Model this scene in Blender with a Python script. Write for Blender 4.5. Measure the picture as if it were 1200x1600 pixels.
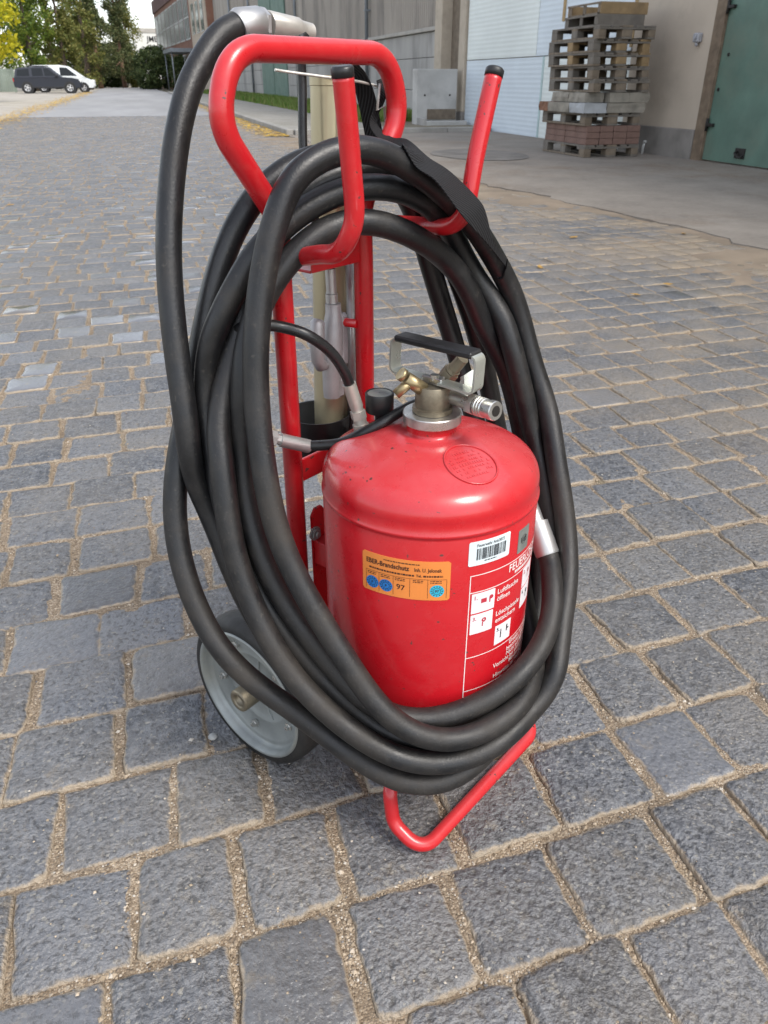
import bpy, bmesh, math, random
from mathutils import Vector, Matrix, noise

# ------------------------------------------------------------------ scene, camera, sky, sun
scene = bpy.context.scene
for o in list(bpy.data.objects):
    bpy.data.objects.remove(o)
COL = scene.collection
rnd = random.Random(11)
R = math.radians

CAM_H = 0.90
PITCH = 29.36          # degrees below the horizon
YAW = 16.01            # degrees to the right of the road direction (+Y)
cam_data = bpy.data.cameras.new('camera')
cam = bpy.data.objects.new('camera', cam_data)
COL.objects.link(cam)
cam.location = (0, 0, CAM_H)
cam.rotation_euler = (R(90 - PITCH), 0, R(-YAW))
cam_data.sensor_fit = 'VERTICAL'
cam_data.sensor_height = 36.0
cam_data.lens = 27.0
cam_data.clip_start = 0.02
cam_data.clip_end = 3000
cam_data.dof.use_dof = True
cam_data.dof.focus_distance = 0.98
cam_data.dof.aperture_fstop = 16.0
scene.camera = cam

SUN_AZ, SUN_EL = 145.0, 52.0      # azimuth clockwise from +Y
world = bpy.data.worlds.new('World')
scene.world = world
world.use_nodes = True
wt = world.node_tree
wt.nodes.clear()
w_out = wt.nodes.new('ShaderNodeOutputWorld')
w_bg = wt.nodes.new('ShaderNodeBackground')
w_sky = wt.nodes.new('ShaderNodeTexSky')
w_sky.sky_type = 'NISHITA'
w_sky.sun_disc = False
w_sky.sun_elevation = R(SUN_EL)
w_sky.sun_rotation = R(SUN_AZ)
w_sky.air_density = 1.0
w_sky.dust_density = 1.2
w_sky.ozone_density = 1.0
w_hsv = wt.nodes.new('ShaderNodeHueSaturation')     # thin even cloud cover: pale sky
w_hsv.inputs['Saturation'].default_value = 0.40
w_hsv.inputs['Value'].default_value = 1.15
w_bg.inputs['Strength'].default_value = 0.15
wt.links.new(w_sky.outputs[0], w_hsv.inputs['Color'])
wt.links.new(w_hsv.outputs[0], w_bg.inputs[0])
wt.links.new(w_bg.outputs[0], w_out.inputs[0])

sun_data = bpy.data.lights.new('sun', 'SUN')
sun_data.energy = 1.5
sun_data.angle = R(22)
sun_data.color = (1.0, 0.945, 0.86)
sun = bpy.data.objects.new('sun', sun_data)
COL.objects.link(sun)
sun_dir = Vector((math.sin(R(SUN_AZ)) * math.cos(R(SUN_EL)), math.cos(R(SUN_AZ)) * math.cos(R(SUN_EL)), math.sin(R(SUN_EL))))
sun.rotation_euler = (-sun_dir).to_track_quat('-Z', 'Y').to_euler()

scene.view_settings.view_transform = 'Standard'
scene.view_settings.look = 'None'
scene.view_settings.exposure = 1.02
scene.view_settings.gamma = 1.0
scene.view_settings.use_curve_mapping = False

# ------------------------------------------------------------------ helpers: materials
MATS = {}


def node(t, kind, loc=None, **kw):
    n = t.nodes.new(kind)
    for k, v in kw.items():
        if k in n.inputs:
            n.inputs[k].default_value = v
        else:
            setattr(n, k, v)
    return n


def ramp(t, src, stops):
    r = t.nodes.new('ShaderNodeValToRGB')
    el = r.color_ramp.elements
    while len(el) < len(stops):
        el.new(0.5)
    for e, (p, c) in zip(el, stops):
        e.position = p
        e.color = (c, c, c, 1) if isinstance(c, (int, float)) else (*c, 1)
    t.links.new(src, r.inputs[0])
    return r.outputs[0]


def mixc(t, fac, a, b, mode='MIX'):
    m = t.nodes.new('ShaderNodeMix')
    m.data_type = 'RGBA'
    m.blend_type = mode
    for sock, val in ((m.inputs[0], fac), (m.inputs[6], a), (m.inputs[7], b)):
        if hasattr(val, 'links'):
            t.links.new(val, sock)
        elif isinstance(val, (int, float)):
            sock.default_value = val
        else:
            sock.default_value = (*val, 1)
    return m.outputs[2]


def mathn(t, op, a, b=0.0, clamp=False):
    m = t.nodes.new('ShaderNodeMath')
    m.operation = op
    m.use_clamp = clamp
    for sock, val in ((m.inputs[0], a), (m.inputs[1], b)):
        if hasattr(val, 'links'):
            t.links.new(val, sock)
        else:
            sock.default_value = val
    return m.outputs[0]


def base(name):
    m = bpy.data.materials.new(name)
    m.use_nodes = True
    t = m.node_tree
    t.nodes.clear()
    out = t.nodes.new('ShaderNodeOutputMaterial')
    b = t.nodes.new('ShaderNodeBsdfPrincipled')
    t.links.new(b.outputs[0], out.inputs[0])
    MATS[name] = m
    return m, t, b


def coords(t, space='pos', scale=(1, 1, 1), rot=(0, 0, 0)):
    if space == 'pos':
        src = t.nodes.new('ShaderNodeNewGeometry').outputs['Position']
    else:
        src = t.nodes.new('ShaderNodeTexCoord').outputs['Object']
    mp = t.nodes.new('ShaderNodeMapping')
    mp.inputs['Scale'].default_value = scale
    mp.inputs['Rotation'].default_value = rot
    t.links.new(src, mp.inputs[0])
    return mp.outputs[0]


def noise_tex(t, vec, scale, detail=3, rough=0.55, out='Fac'):
    n = node(t, 'ShaderNodeTexNoise', Scale=scale, Detail=detail, Roughness=rough)
    t.links.new(vec, n.inputs['Vector'])
    return n.outputs[out]


def vor(t, vec, scale, feature='F1', out='Distance', rand=1.0):
    n = t.nodes.new('ShaderNodeTexVoronoi')
    n.feature = feature
    n.inputs['Scale'].default_value = scale
    n.inputs['Randomness'].default_value = rand
    t.links.new(vec, n.inputs['Vector'])
    return n.outputs[out]


def bump(t, b, height, strength, dist, prev=None):
    n = t.nodes.new('ShaderNodeBump')
    n.inputs['Strength'].default_value = strength
    n.inputs['Distance'].default_value = dist
    t.links.new(height, n.inputs['Height'])
    if prev:
        t.links.new(prev, n.inputs['Normal'])
    t.links.new(n.outputs[0], b.inputs['Normal'])
    return n.outputs[0]


def plain(name, col, rough=0.5, metal=0.0, var=0.25, vscale=6.0, bstr=0.0, bscale=60.0, bdist=0.002,
          dirt=None, dscale=3.0, damt=0.5, space='obj', spec=None, vstretch=(1, 1, 1), rvar=0.1):
    """Principled surface with colour mottling, optional stains and fine relief."""
    m, t, b = base(name)
    v = coords(t, space, vstretch)
    n1 = noise_tex(t, v, vscale, 5, 0.6)
    f = ramp(t, n1, [(0.3, 0.0), (0.7, 1.0)])
    lo = tuple(c * (1 - var) for c in col)
    hi = tuple(min(1, c * (1 + var)) for c in col)
    c = mixc(t, f, lo, hi)
    if dirt:
        n2 = noise_tex(t, v, dscale, 6, 0.65)
        f2 = ramp(t, n2, [(0.5, 0.0), (0.72, damt)])
        c = mixc(t, f2, c, dirt)
    t.links.new(c, b.inputs['Base Color'])
    n3 = noise_tex(t, v, vscale * 2.3, 4)
    t.links.new(ramp(t, n3, [(0.3, max(0.03, rough - rvar)), (0.7, min(1, rough + rvar))]), b.inputs['Roughness'])
    b.inputs['Metallic'].default_value = metal
    if spec is not None:
        b.inputs['Specular IOR Level'].default_value = spec
    if bstr:
        bump(t, b, noise_tex(t, v, bscale, 4), bstr, bdist)
    return m


def stone_material(name, far=False):
    m, t, b = base(name)
    v = coords(t, 'pos')
    at = t.nodes.new('ShaderNodeAttribute')
    at.attribute_name = 'tone'
    sep = t.nodes.new('ShaderNodeSeparateColor')
    t.links.new(at.outputs['Color'], sep.inputs[0])
    tone, gloss, edge = sep.outputs[0], sep.outputs[1], sep.outputs[2]
    hue = at.outputs['Alpha']
    b.inputs['Specular IOR Level'].default_value = 0.55
    c = mixc(t, tone, (0.050, 0.054, 0.064), (0.138, 0.144, 0.159))
    c = mixc(t, hue, c, (0.135, 0.125, 0.112))
    n = noise_tex(t, v, 48, 5, 0.65)
    rough_amt = mathn(t, 'SUBTRACT', 1.0, mathn(t, 'MULTIPLY', gloss, 0.8))
    c = mixc(t, mathn(t, 'MULTIPLY', ramp(t, n, [(0.40, 0.0), (0.70, 0.8)]), rough_amt), c, (0.188, 0.193, 0.204))
    pit = vor(t, v, 170)
    cav = noise_tex(t, v, 115, 3, 0.6)
    c = mixc(t, mathn(t, 'MULTIPLY', ramp(t, cav, [(0.37, 0.75), (0.48, 0.0)]), rough_amt), c, (0.030, 0.031, 0.034))
    warm = noise_tex(t, v, 30, 5, 0.65)
    c = mixc(t, ramp(t, warm, [(0.58, 0.0), (0.75, 0.55)]), c, (0.24, 0.195, 0.135))
    grain = vor(t, v, 260, out='Color')
    g1 = t.nodes.new('ShaderNodeSeparateColor')
    t.links.new(grain, g1.inputs[0])
    c = mixc(t, mathn(t, 'MULTIPLY', ramp(t, g1.outputs[0], [(0.945, 0.0), (0.975, 0.6)]), rough_amt), c, (0.30, 0.28, 0.24))
    lt_ = noise_tex(t, coords(t, 'pos', (1.3, 1.3, 1.3)), 100, 3, 0.6)
    c = mixc(t, mathn(t, 'MULTIPLY', ramp(t, lt_, [(0.53, 0.0), (0.66, 0.55)]), rough_amt), c, (0.198, 0.202, 0.211))
    # dusty film, sand blown over the edges, more of it beside the concrete apron
    film = ramp(t, noise_tex(t, v, 2.2, 6, 0.7), [(0.40, 0.0), (0.72, 0.42)])
    c = mixc(t, mathn(t, 'MULTIPLY', film, rough_amt), c, (0.235, 0.205, 0.165))
    en = mathn(t, 'ADD', edge, mathn(t, 'MULTIPLY', mathn(t, 'SUBTRACT', noise_tex(t, v, 42, 5, 0.7), 0.5), 1.5))
    c = mixc(t, ramp(t, en, [(0.52, 0.0), (0.86, 0.9)]), c, (0.33, 0.265, 0.19))
    pos = t.nodes.new('ShaderNodeSeparateXYZ')
    t.links.new(t.nodes.new('ShaderNodeNewGeometry').outputs['Position'], pos.inputs[0])
    near = mathn(t, 'MULTIPLY', mathn(t, 'SUBTRACT', pos.outputs[0], 0.9), 0.40, True)
    s = mathn(t, 'MULTIPLY', near, ramp(t, noise_tex(t, v, 1.1, 7, 0.72), [(0.40, 0.0), (0.60, 1.0)]))
    c = mixc(t, mathn(t, 'MULTIPLY', s, 0.9), c, (0.30, 0.235, 0.165))
    t.links.new(c, b.inputs['Base Color'])
    rr = mixc(t, gloss, (0.51, 0.51, 0.51), (0.18, 0.18, 0.18))
    t.links.new(rr, b.inputs['Roughness'])
    inv = mathn(t, 'SUBTRACT', 1.0, mathn(t, 'MULTIPLY', gloss, 0.85))
    lite = noise_tex(t, coords(t, 'pos', (1.3, 1.3, 1.3)), 100, 3, 0.6)
    rg_ = mathn(t, 'ADD', cav, mathn(t, 'MULTIPLY', lite, 0.6))
    h2 = mathn(t, 'ADD', mathn(t, 'MULTIPLY', rg_, 2.0), mathn(t, 'ADD', mathn(t, 'MULTIPLY', pit, -0.40), mathn(t, 'MULTIPLY', n, 0.8)))
    hh = mathn(t, 'MULTIPLY', h2, inv)
    bump(t, b, hh, 0.75, 0.0045)
    return m


def sand_material(name):
    m, t, b = base(name)
    v = coords(t, 'pos')
    g = vor(t, v, 330, out='Color')
    gs = t.nodes.new('ShaderNodeSeparateColor')
    t.links.new(g, gs.inputs[0])
    c = ramp(t, gs.outputs[0], [(0.0, (0.15, 0.108, 0.07)), (0.35, (0.265, 0.20, 0.135)), (0.7, (0.345, 0.268, 0.188)), (1.0, (0.46, 0.385, 0.295))])
    n = noise_tex(t, v, 9, 5, 0.6)
    c = mixc(t, ramp(t, n, [(0.38, 0.0), (0.66, 0.65)]), c, (0.15, 0.115, 0.08))
    ms = noise_tex(t, v, 3.1, 6, 0.7)
    c = mixc(t, ramp(t, ms, [(0.60, 0.0), (0.72, 0.55)]), c, (0.10, 0.105, 0.05))
    t.links.new(c, b.inputs['Base Color'])
    b.inputs['Roughness'].default_value = 0.95
    h = mathn(t, 'ADD', mathn(t, 'MULTIPLY', vor(t, v, 330), -1.0), noise_tex(t, v, 140, 4))
    bump(t, b, h, 0.9, 0.003)
    return m


def paint_material(name, col, rough=0.32, dust=0.25, chips=True, fade=None, coat=0.2, film=0.0):
    m, t, b = base(name)
    v = coords(t, 'obj')
    n = noise_tex(t, v, 5, 4, 0.55)
    c = mixc(t, ramp(t, n, [(0.3, 0.0), (0.75, 1.0)]), tuple(x * 0.92 for x in col), tuple(min(1, x * 1.06) for x in col))
    if fade:
        c = mixc(t, ramp(t, noise_tex(t, v, 60, 6, 0.75), [(0.50, 0.0), (0.80, dust)]), c, fade)
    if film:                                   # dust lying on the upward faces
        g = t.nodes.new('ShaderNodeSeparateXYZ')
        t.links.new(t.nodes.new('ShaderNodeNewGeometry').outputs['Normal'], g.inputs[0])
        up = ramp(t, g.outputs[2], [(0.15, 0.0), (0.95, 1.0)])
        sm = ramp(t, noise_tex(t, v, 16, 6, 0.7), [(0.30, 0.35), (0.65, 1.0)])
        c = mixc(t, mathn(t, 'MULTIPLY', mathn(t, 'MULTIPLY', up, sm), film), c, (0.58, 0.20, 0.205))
    if chips:
        ch = noise_tex(t, v, 120, 2, 0.5)
        patch = noise_tex(t, v, 9, 3, 0.6)
        k = mathn(t, 'ADD', ch, mathn(t, 'MULTIPLY', patch, 0.30))
        c = mixc(t, ramp(t, k, [(0.862, 0.0), (0.886, 0.9)]), c, (0.055, 0.035, 0.03))
        sc = noise_tex(t, coords(t, 'obj', (60, 60, 4)), 3.0, 3, 0.6)
        c = mixc(t, ramp(t, sc, [(0.70, 0.0), (0.76, 0.30)]), c, tuple(min(1, x + 0.12) for x in col))
    t.links.new(c, b.inputs['Base Color'])
    t.links.new(ramp(t, noise_tex(t, v, 40, 5), [(0.3, rough - 0.05), (0.7, rough + 0.10)]), b.inputs['Roughness'])
    b.inputs['Coat Weight'].default_value = coat
    b.inputs['Coat Roughness'].default_value = 0.08
    bump(t, b, noise_tex(t, v, 28, 3), 0.03, 0.004)
    return m


def rubber_material(name):
    m, t, b = base(name)
    v = coords(t, 'obj')
    n = noise_tex(t, v, 12, 6, 0.65)
    c = mixc(t, ramp(t, n, [(0.35, 0.0), (0.72, 1.0)]), (0.0045, 0.0045, 0.005), (0.013, 0.013, 0.0142))
    low = t.nodes.new('ShaderNodeSeparateXYZ')
    t.links.new(t.nodes.new('ShaderNodeTexCoord').outputs['Object'], low.inputs[0])
    splash = ramp(t, low.outputs[2], [(0.10, 0.16), (0.55, 0.0)])        # road dirt splashed on the lower loops
    d = mathn(t, 'ADD', noise_tex(t, v, 7, 8, 0.75), splash)
    c = mixc(t, ramp(t, d, [(0.50, 0.0), (0.78, 0.55)]), c, (0.060, 0.049, 0.038))
    scuff = noise_tex(t, coords(t, 'obj', (30, 30, 6)), 4.0, 6, 0.75)
    c = mixc(t, ramp(t, scuff, [(0.60, 0.0), (0.70, 0.3)]), c, (0.06, 0.056, 0.052))
    sp = noise_tex(t, v, 190, 3, 0.6)
    c = mixc(t, ramp(t, sp, [(0.62, 0.0), (0.74, 0.5)]), c, (0.065, 0.057, 0.048))
    t.links.new(c, b.inputs['Base Color'])
    t.links.new(ramp(t, d, [(0.40, 0.33), (0.70, 0.66)]), b.inputs['Roughness'])
    h = mathn(t, 'ADD', noise_tex(t, v, 380, 2), mathn(t, 'MULTIPLY', noise_tex(t, v, 26, 4), 1.2))
    bump(t, b, h, 0.16, 0.0018)
    return m


def leaf_material(name, cols, trans=0.35, rough=0.55):
    """Leaf colours vary from leaf to leaf."""
    m, t, b = base(name)
    g = t.nodes.new('ShaderNodeNewGeometry')
    k = len(cols) - 1
    c = ramp(t, g.outputs['Random Per Island'], [(i / k, cc) for i, cc in enumerate(cols)])
    t.links.new(c, b.inputs['Base Color'])
    b.inputs['Roughness'].default_value = rough
    b.inputs['Specular IOR Level'].default_value = 0.25
    tr = t.nodes.new('ShaderNodeBsdfTranslucent')
    t.links.new(c, tr.inputs[0])
    mx = t.nodes.new('ShaderNodeMixShader')
    mx.inputs[0].default_value = trans
    t.links.new(b.outputs[0], mx.inputs[1])
    t.links.new(tr.outputs[0], mx.inputs[2])
    out = [x for x in t.nodes if x.type == 'OUTPUT_MATERIAL'][0]
    t.links.new(mx.outputs[0], out.inputs[0])
    return m


# ------------------------------------------------------------------ helpers: meshes
class MB:
    """Collects faces of one mesh."""

    def __init__(self):
        self.v, self.f, self.s = [], [], []

    def add(self, vs, fs, smooth=False):
        k = len(self.v)
        self.v += [tuple(p) for p in vs]
        self.f += [tuple(i + k for i in f) for f in fs]
        self.s += [smooth] * len(fs)
        return self

    def box(self, x0, x1, y0, y1, z0, z1, ch=0.0, M=None):
        if ch <= 0:
            vs = [(x, y, z) for z in (z0, z1) for y in (y0, y1) for x in (x0, x1)]
            fs = [(0, 2, 3, 1), (4, 5, 7, 6), (0, 1, 5, 4), (2, 6, 7, 3), (0, 4, 6, 2), (1, 3, 7, 5)]
        else:
            ch = min(ch, (x1 - x0) * .45, (y1 - y0) * .45, (z1 - z0) * .45)
            vs, fs, idx = [], [], {}
            X, Y, Z = (x0, x1), (y0, y1), (z0, z1)
            for i in (0, 1):
                for j in (0, 1):
                    for k in (0, 1):
                        sx, sy, sz = (1, -1)[i] * ch, (1, -1)[j] * ch, (1, -1)[k] * ch
                        for ax in range(3):
                            idx[(i, j, k, ax)] = len(vs)
                            vs.append((X[i] + (0 if ax == 0 else sx), Y[j] + (0 if ax == 1 else sy), Z[k] + (0 if ax == 2 else sz)))
            for ax in range(3):
                a, c = [q for q in range(3) if q != ax]
                for s in (0, 1):
                    ring = []
                    for p, q in ((0, 0), (1, 0), (1, 1), (0, 1)):
                        key = [0, 0, 0]
                        key[ax], key[a], key[c] = s, p, q
                        ring.append(idx[(*key, ax)])
                    fs.append(tuple(ring))
            for ax in range(3):
                a, c = [q for q in range(3) if q != ax]
                for p in (0, 1):
                    for q in (0, 1):
                        k0, k1 = [0, 0, 0], [0, 0, 0]
                        k0[ax], k1[ax] = 0, 1
                        k0[a] = k1[a] = p
                        k0[c] = k1[c] = q
                        fs.append((idx[(*k0, a)], idx[(*k1, a)], idx[(*k1, c)], idx[(*k0, c)]))
            for i in (0, 1):
                for j in (0, 1):
                    for k in (0, 1):
                        fs.append(tuple(idx[(i, j, k, ax)] for ax in range(3)))
        if M is not None:
            vs = [M @ Vector(p) for p in vs]
        return self.add(vs, fs)

    def tube(self, pts, rad, n=14, caps=True, smooth=True):
        pts = [Vector(p) for p in pts]
        rads = rad if isinstance(rad, (list, tuple)) else [rad] * len(pts)
        tang = []
        for i in range(len(pts)):
            d = pts[min(i + 1, len(pts) - 1)] - pts[max(i - 1, 0)]
            tang.append(d.normalized())
        ref = Vector((0, 0, 1)) if abs(tang[0].z) < 0.9 else Vector((1, 0, 0))
        nrm = (ref - tang[0] * ref.dot(tang[0])).normalized()
        vs, fs = [], []
        for i, p in enumerate(pts):
            nrm = (nrm - tang[i] * nrm.dot(tang[i])).normalized()
            bn = tang[i].cross(nrm)
            for k in range(n):
                a = 2 * math.pi * k / n
                vs.append(p + (nrm * math.cos(a) + bn * math.sin(a)) * rads[i])
        for i in range(len(pts) - 1):
            for k in range(n):
                k2 = (k + 1) % n
                fs.append((i * n + k, i * n + k2, (i + 1) * n + k2, (i + 1) * n + k))
        self.add(vs, fs, smooth)
        if caps:
            self.add(vs[:n], [tuple(range(n - 1, -1, -1))])
            self.add(vs[-n:], [tuple(range(n))])
        return self

    def lathe(self, prof, n=32, M=None, smooth=True, closed=False):
        """prof: (radius, height) pairs about the local Z axis."""
        vs, fs = [], []
        for r_, z in prof:
            for k in range(n):
                a = 2 * math.pi * k / n
                vs.append(Vector((r_ * math.cos(a), r_ * math.sin(a), z)))
        m = len(prof)
        for i in range(m if closed else m - 1):
            j = (i + 1) % m
            for k in range(n):
                k2 = (k + 1) % n
                fs.append((i * n + k, i * n + k2, j * n + k2, j * n + k))
        if M is not None:
            vs = [M @ p for p in vs]
        return self.add(vs, fs, smooth)

    def disc(self, r_, z, n=32, M=None, up=True):
        vs = [Vector((r_ * math.cos(2 * math.pi * k / n), r_ * math.sin(2 * math.pi * k / n), z)) for k in range(n)]
        if M is not None:
            vs = [M @ p for p in vs]
        return self.add(vs, [tuple(range(n)) if up else tuple(range(n - 1, -1, -1))])

    def cyl(self, p0, p1, r0, r1=None, n=16, smooth=True):
        return self.tube([p0, p1], [r0, r0 if r1 is None else r1], n, True, smooth)

    def prism(self, poly, z0, z1, M=None):
        n = len(poly)
        vs = [Vector((x, y, z0)) for x, y in poly] + [Vector((x, y, z1)) for x, y in poly]
        fs = [tuple(range(n - 1, -1, -1)), tuple(range(n, 2 * n))]
        for i in range(n):
            j = (i + 1) % n
            fs.append((i, j, n + j, n + i))
        if M is not None:
            vs = [M @ p for p in vs]
        return self.add(vs, fs)

    def mesh(self, name):
        me = bpy.data.meshes.new(name)
        me.from_pydata(self.v, [], self.f)
        me.polygons.foreach_set('use_smooth', self.s)
        me.update()
        return me

    def build(self, name, mat, parent=None, loc=None, rz=None, angle=None):
        me = self.mesh(name)
        me.materials.append(MATS[mat] if isinstance(mat, str) else mat)
        bm = bmesh.new()
        bm.from_mesh(me)
        bmesh.ops.remove_doubles(bm, verts=bm.verts, dist=1e-6)
        bmesh.ops.recalc_face_normals(bm, faces=bm.faces)
        if angle:
            for e in bm.edges:
                if len(e.link_faces) == 2 and e.calc_face_angle(0) > R(angle):
                    e.smooth = False
        bm.to_mesh(me)
        bm.free()
        o = bpy.data.objects.new(name, me)
        COL.objects.link(o)
        o.parent = parent
        if loc is not None:
            o.location = loc
        if rz is not None:
            o.rotation_euler.z = rz
        return o


def tag(o, label, cat, group=None):
    o['label'] = label
    o['category'] = cat
    if group:
        o['group'] = group
    return o


def structure(o):
    o['kind'] = 'structure'
    return o


def empty(name, loc=(0, 0, 0), rz=0.0):
    e = bpy.data.objects.new(name, None)
    e.empty_display_size = 0.1
    COL.objects.link(e)
    e.location = loc
    e.rotation_euler = (0, 0, rz)
    return e


def copy_tree(o, parent=None):
    c = o.copy()
    COL.objects.link(c)
    c.parent = parent
    for ch in list(o.children):
        copy_tree(ch, c)
    return c


def fillet(pts, rad, seg=7):
    """Polyline through pts with its inner corners rounded."""
    pts = [Vector(p) for p in pts]
    rr = rad if isinstance(rad, (list, tuple)) else [rad] * len(pts)
    out = [pts[0]]
    for i in range(1, len(pts) - 1):
        a, b, c = pts[i - 1], pts[i], pts[i + 1]
        d0, d1 = (a - b).normalized(), (c - b).normalized()
        ang = d0.angle(d1)
        if ang > math.pi - 0.02:
            out.append(b)
            continue
        t = min(rr[i] / math.tan(ang / 2), (a - b).length * .49, (c - b).length * .49)
        p0, p1 = b + d0 * t, b + d1 * t
        for k in range(seg + 1):
            s = k / seg
            out.append((1 - s) ** 2 * p0 + 2 * s * (1 - s) * (b * 0.82 + (p0 + p1) * 0.09) + s * s * p1)
    out.append(pts[-1])
    return out


def catmull(p, n=5):
    p = [Vector(q) for q in p]
    out = []
    for i in range(len(p) - 1):
        a, b, c, d = p[max(i - 1, 0)], p[i], p[i + 1], p[min(i + 2, len(p) - 1)]
        for k in range(n):
            t = k / n
            out.append(0.5 * ((2 * b) + (-a + c) * t + (2 * a - 5 * b + 4 * c - d) * t * t + (-a + 3 * b - 3 * c + d) * t ** 3))
    out.append(p[-1])
    return out


def text_mesh(s, size, align='LEFT', bold=0.0):
    """Triangulated outline of a line of lettering: (verts, faces) in its own plane."""
    cu = bpy.data.curves.new('lettering', 'FONT')
    cu.body = s
    cu.size = size
    cu.align_x = align
    cu.offset = bold
    cu.resolution_u = 3
    o = bpy.data.objects.new('lettering', cu)
    COL.objects.link(o)
    dg = bpy.context.evaluated_depsgraph_get()
    me = bpy.data.meshes.new_from_object(o.evaluated_get(dg))
    vs = [tuple(v.co) for v in me.vertices]
    fs = [tuple(p.vertices) for p in me.polygons]
    bpy.data.objects.remove(o)
    bpy.data.meshes.remove(me)
    bpy.data.curves.remove(cu)
    return vs, fs


# ------------------------------------------------------------------ materials
stone_material('stone')
sand_material('sand')
RED = (0.50, 0.009, 0.0145)
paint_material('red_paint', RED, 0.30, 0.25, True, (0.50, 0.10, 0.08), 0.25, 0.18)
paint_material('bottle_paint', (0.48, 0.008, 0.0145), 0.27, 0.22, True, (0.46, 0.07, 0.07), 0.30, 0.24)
rubber_material('rubber')
plain('thin_hose', (0.012, 0.012, 0.013), 0.34, 0, 0.3, 40, 0.15, 300, 0.001)
plain('black_plastic', (0.014, 0.014, 0.015), 0.42, 0, 0.3, 20)
plain('tyre', (0.011, 0.011, 0.011), 0.62, 0, 0.35, 25, 0.2, 120, 0.002, (0.05, 0.043, 0.036), 9, 0.4)
plain('webbing', (0.010, 0.010, 0.011), 0.75, 0, 0.3, 60, 0.5, 700, 0.001)
plain('zinc', (0.25, 0.265, 0.258), 0.48, 0.4, 0.2, 14, 0.06, 60, 0.002, (0.34, 0.33, 0.27), 9, 0.6)
plain('steel', (0.58, 0.57, 0.54), 0.33, 0.9, 0.12, 30)
plain('aluminium', (0.47, 0.465, 0.46), 0.42, 0.8, 0.10, 20, 0.05, 90)
plain('cast_alloy', (0.38, 0.365, 0.37), 0.5, 0.5, 0.12, 30, 0.12, 200, 0.001)
plain('brass', (0.36, 0.285, 0.16), 0.40, 0.85, 0.25, 40, 0.1, 150, 0.001, (0.16, 0.13, 0.09), 30, 0.6)
plain('dull_brass', (0.25, 0.215, 0.155), 0.48, 0.75, 0.25, 40, 0.1, 120, 0.001, (0.12, 0.10, 0.075), 25, 0.7)
plain('worn_sleeve', (0.50, 0.475, 0.43), 0.45, 0.6, 0.15, 30, 0.1, 120, 0.001)
plain('strip_steel', (0.58, 0.60, 0.54), 0.34, 0.75, 0.12, 25)
plain('lance_tube', (0.46, 0.40, 0.26), 0.33, 0.5, 0.12, 8, 0.03, 50, 0.002, vstretch=(1, 1, 0.2))
plain('wire', (0.62, 0.60, 0.55), 0.45, 0.3, 0.1)
plain('orange_label', (0.74, 0.235, 0.05), 0.45, 0, 0.06, 20)
plain('white_label', (0.66, 0.74, 0.76), 0.4, 0, 0.05, 30)
plain('grey_label', (0.18, 0.19, 0.175), 0.45, 0, 0.2, 60)
plain('white_print', (0.80, 0.72, 0.70), 0.5, 0, 0.1, 60)
plain('pictogram', (0.74, 0.70, 0.72), 0.5, 0, 0.08, 60)
plain('dark_print', (0.055, 0.02, 0.012), 0.5, 0, 0.1)
plain('black_print', (0.02, 0.02, 0.022), 0.5, 0, 0.1)
plain('blue_print', (0.02, 0.16, 0.46), 0.45, 0, 0.15, 90)
plain('cyan_print', (0.03, 0.42, 0.58), 0.45, 0, 0.15, 90)
plain('red_print', (0.45, 0.03, 0.05), 0.5, 0, 0.1)
plain('soil', (0.16, 0.135, 0.09), 0.95, 0, 0.35, 0.25, 0, space='pos')
plain('asphalt', (0.27, 0.27, 0.275), 0.85, 0, 0.16, 0.5, 0.3, 25, 0.01, (0.20, 0.195, 0.19), 0.35, 0.6, space='pos', vstretch=(1, 0.25, 1))
plain('gravel_ground', (0.36, 0.33, 0.285), 0.95, 0, 0.18, 0.7, 0.3, 20, 0.01, (0.26, 0.22, 0.16), 0.4, 0.6, space='pos')
m, t, b = base('apron_concrete')
v = coords(t, 'pos')
c = mixc(t, ramp(t, noise_tex(t, v, 1.2, 7, 0.7), [(0.32, 0.0), (0.68, 1.0)]), (0.165, 0.142, 0.12), (0.265, 0.232, 0.195))
c = mixc(t, ramp(t, noise_tex(t, v, 0.55, 7, 0.75), [(0.50, 0.0), (0.66, 0.75)]), c, (0.165, 0.118, 0.080))
c = mixc(t, ramp(t, noise_tex(t, v, 0.9, 6, 0.7, 'Color'), [(0.56, 0.0), (0.70, 0.6)]), c, (0.11, 0.10, 0.092))
c = mixc(t, ramp(t, noise_tex(t, v, 22, 5, 0.7), [(0.45, 0.0), (0.75, 0.4)]), c, (0.31, 0.28, 0.24))
t.links.new(c, b.inputs['Base Color'])
b.inputs['Roughness'].default_value = 0.85
bump(t, b, noise_tex(t, v, 30, 5), 0.3, 0.006)
plain('patch_tar', (0.155, 0.14, 0.125), 0.85, 0, 0.3, 3, 0.3, 40, 0.004, (0.19, 0.17, 0.15), 2.5, 0.6, space='pos')
plain('kerb_stone', (0.30, 0.285, 0.26), 0.85, 0, 0.2, 2, 0.2, 40, 0.004, (0.16, 0.15, 0.13), 1.2, 0.7, space='pos')
plain('grit', (0.36, 0.29, 0.21), 0.85, 0, 0.5, 400, space='pos')
leaf_material('fallen_leaf', [(0.50, 0.32, 0.05), (0.60, 0.40, 0.06), (0.42, 0.25, 0.06), (0.34, 0.20, 0.07), (0.55, 0.42, 0.16)], 0.15)
leaf_material('grass_blade', [(0.08, 0.16, 0.025), (0.13, 0.22, 0.04), (0.18, 0.25, 0.06), (0.26, 0.24, 0.10)], 0.25)


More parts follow.
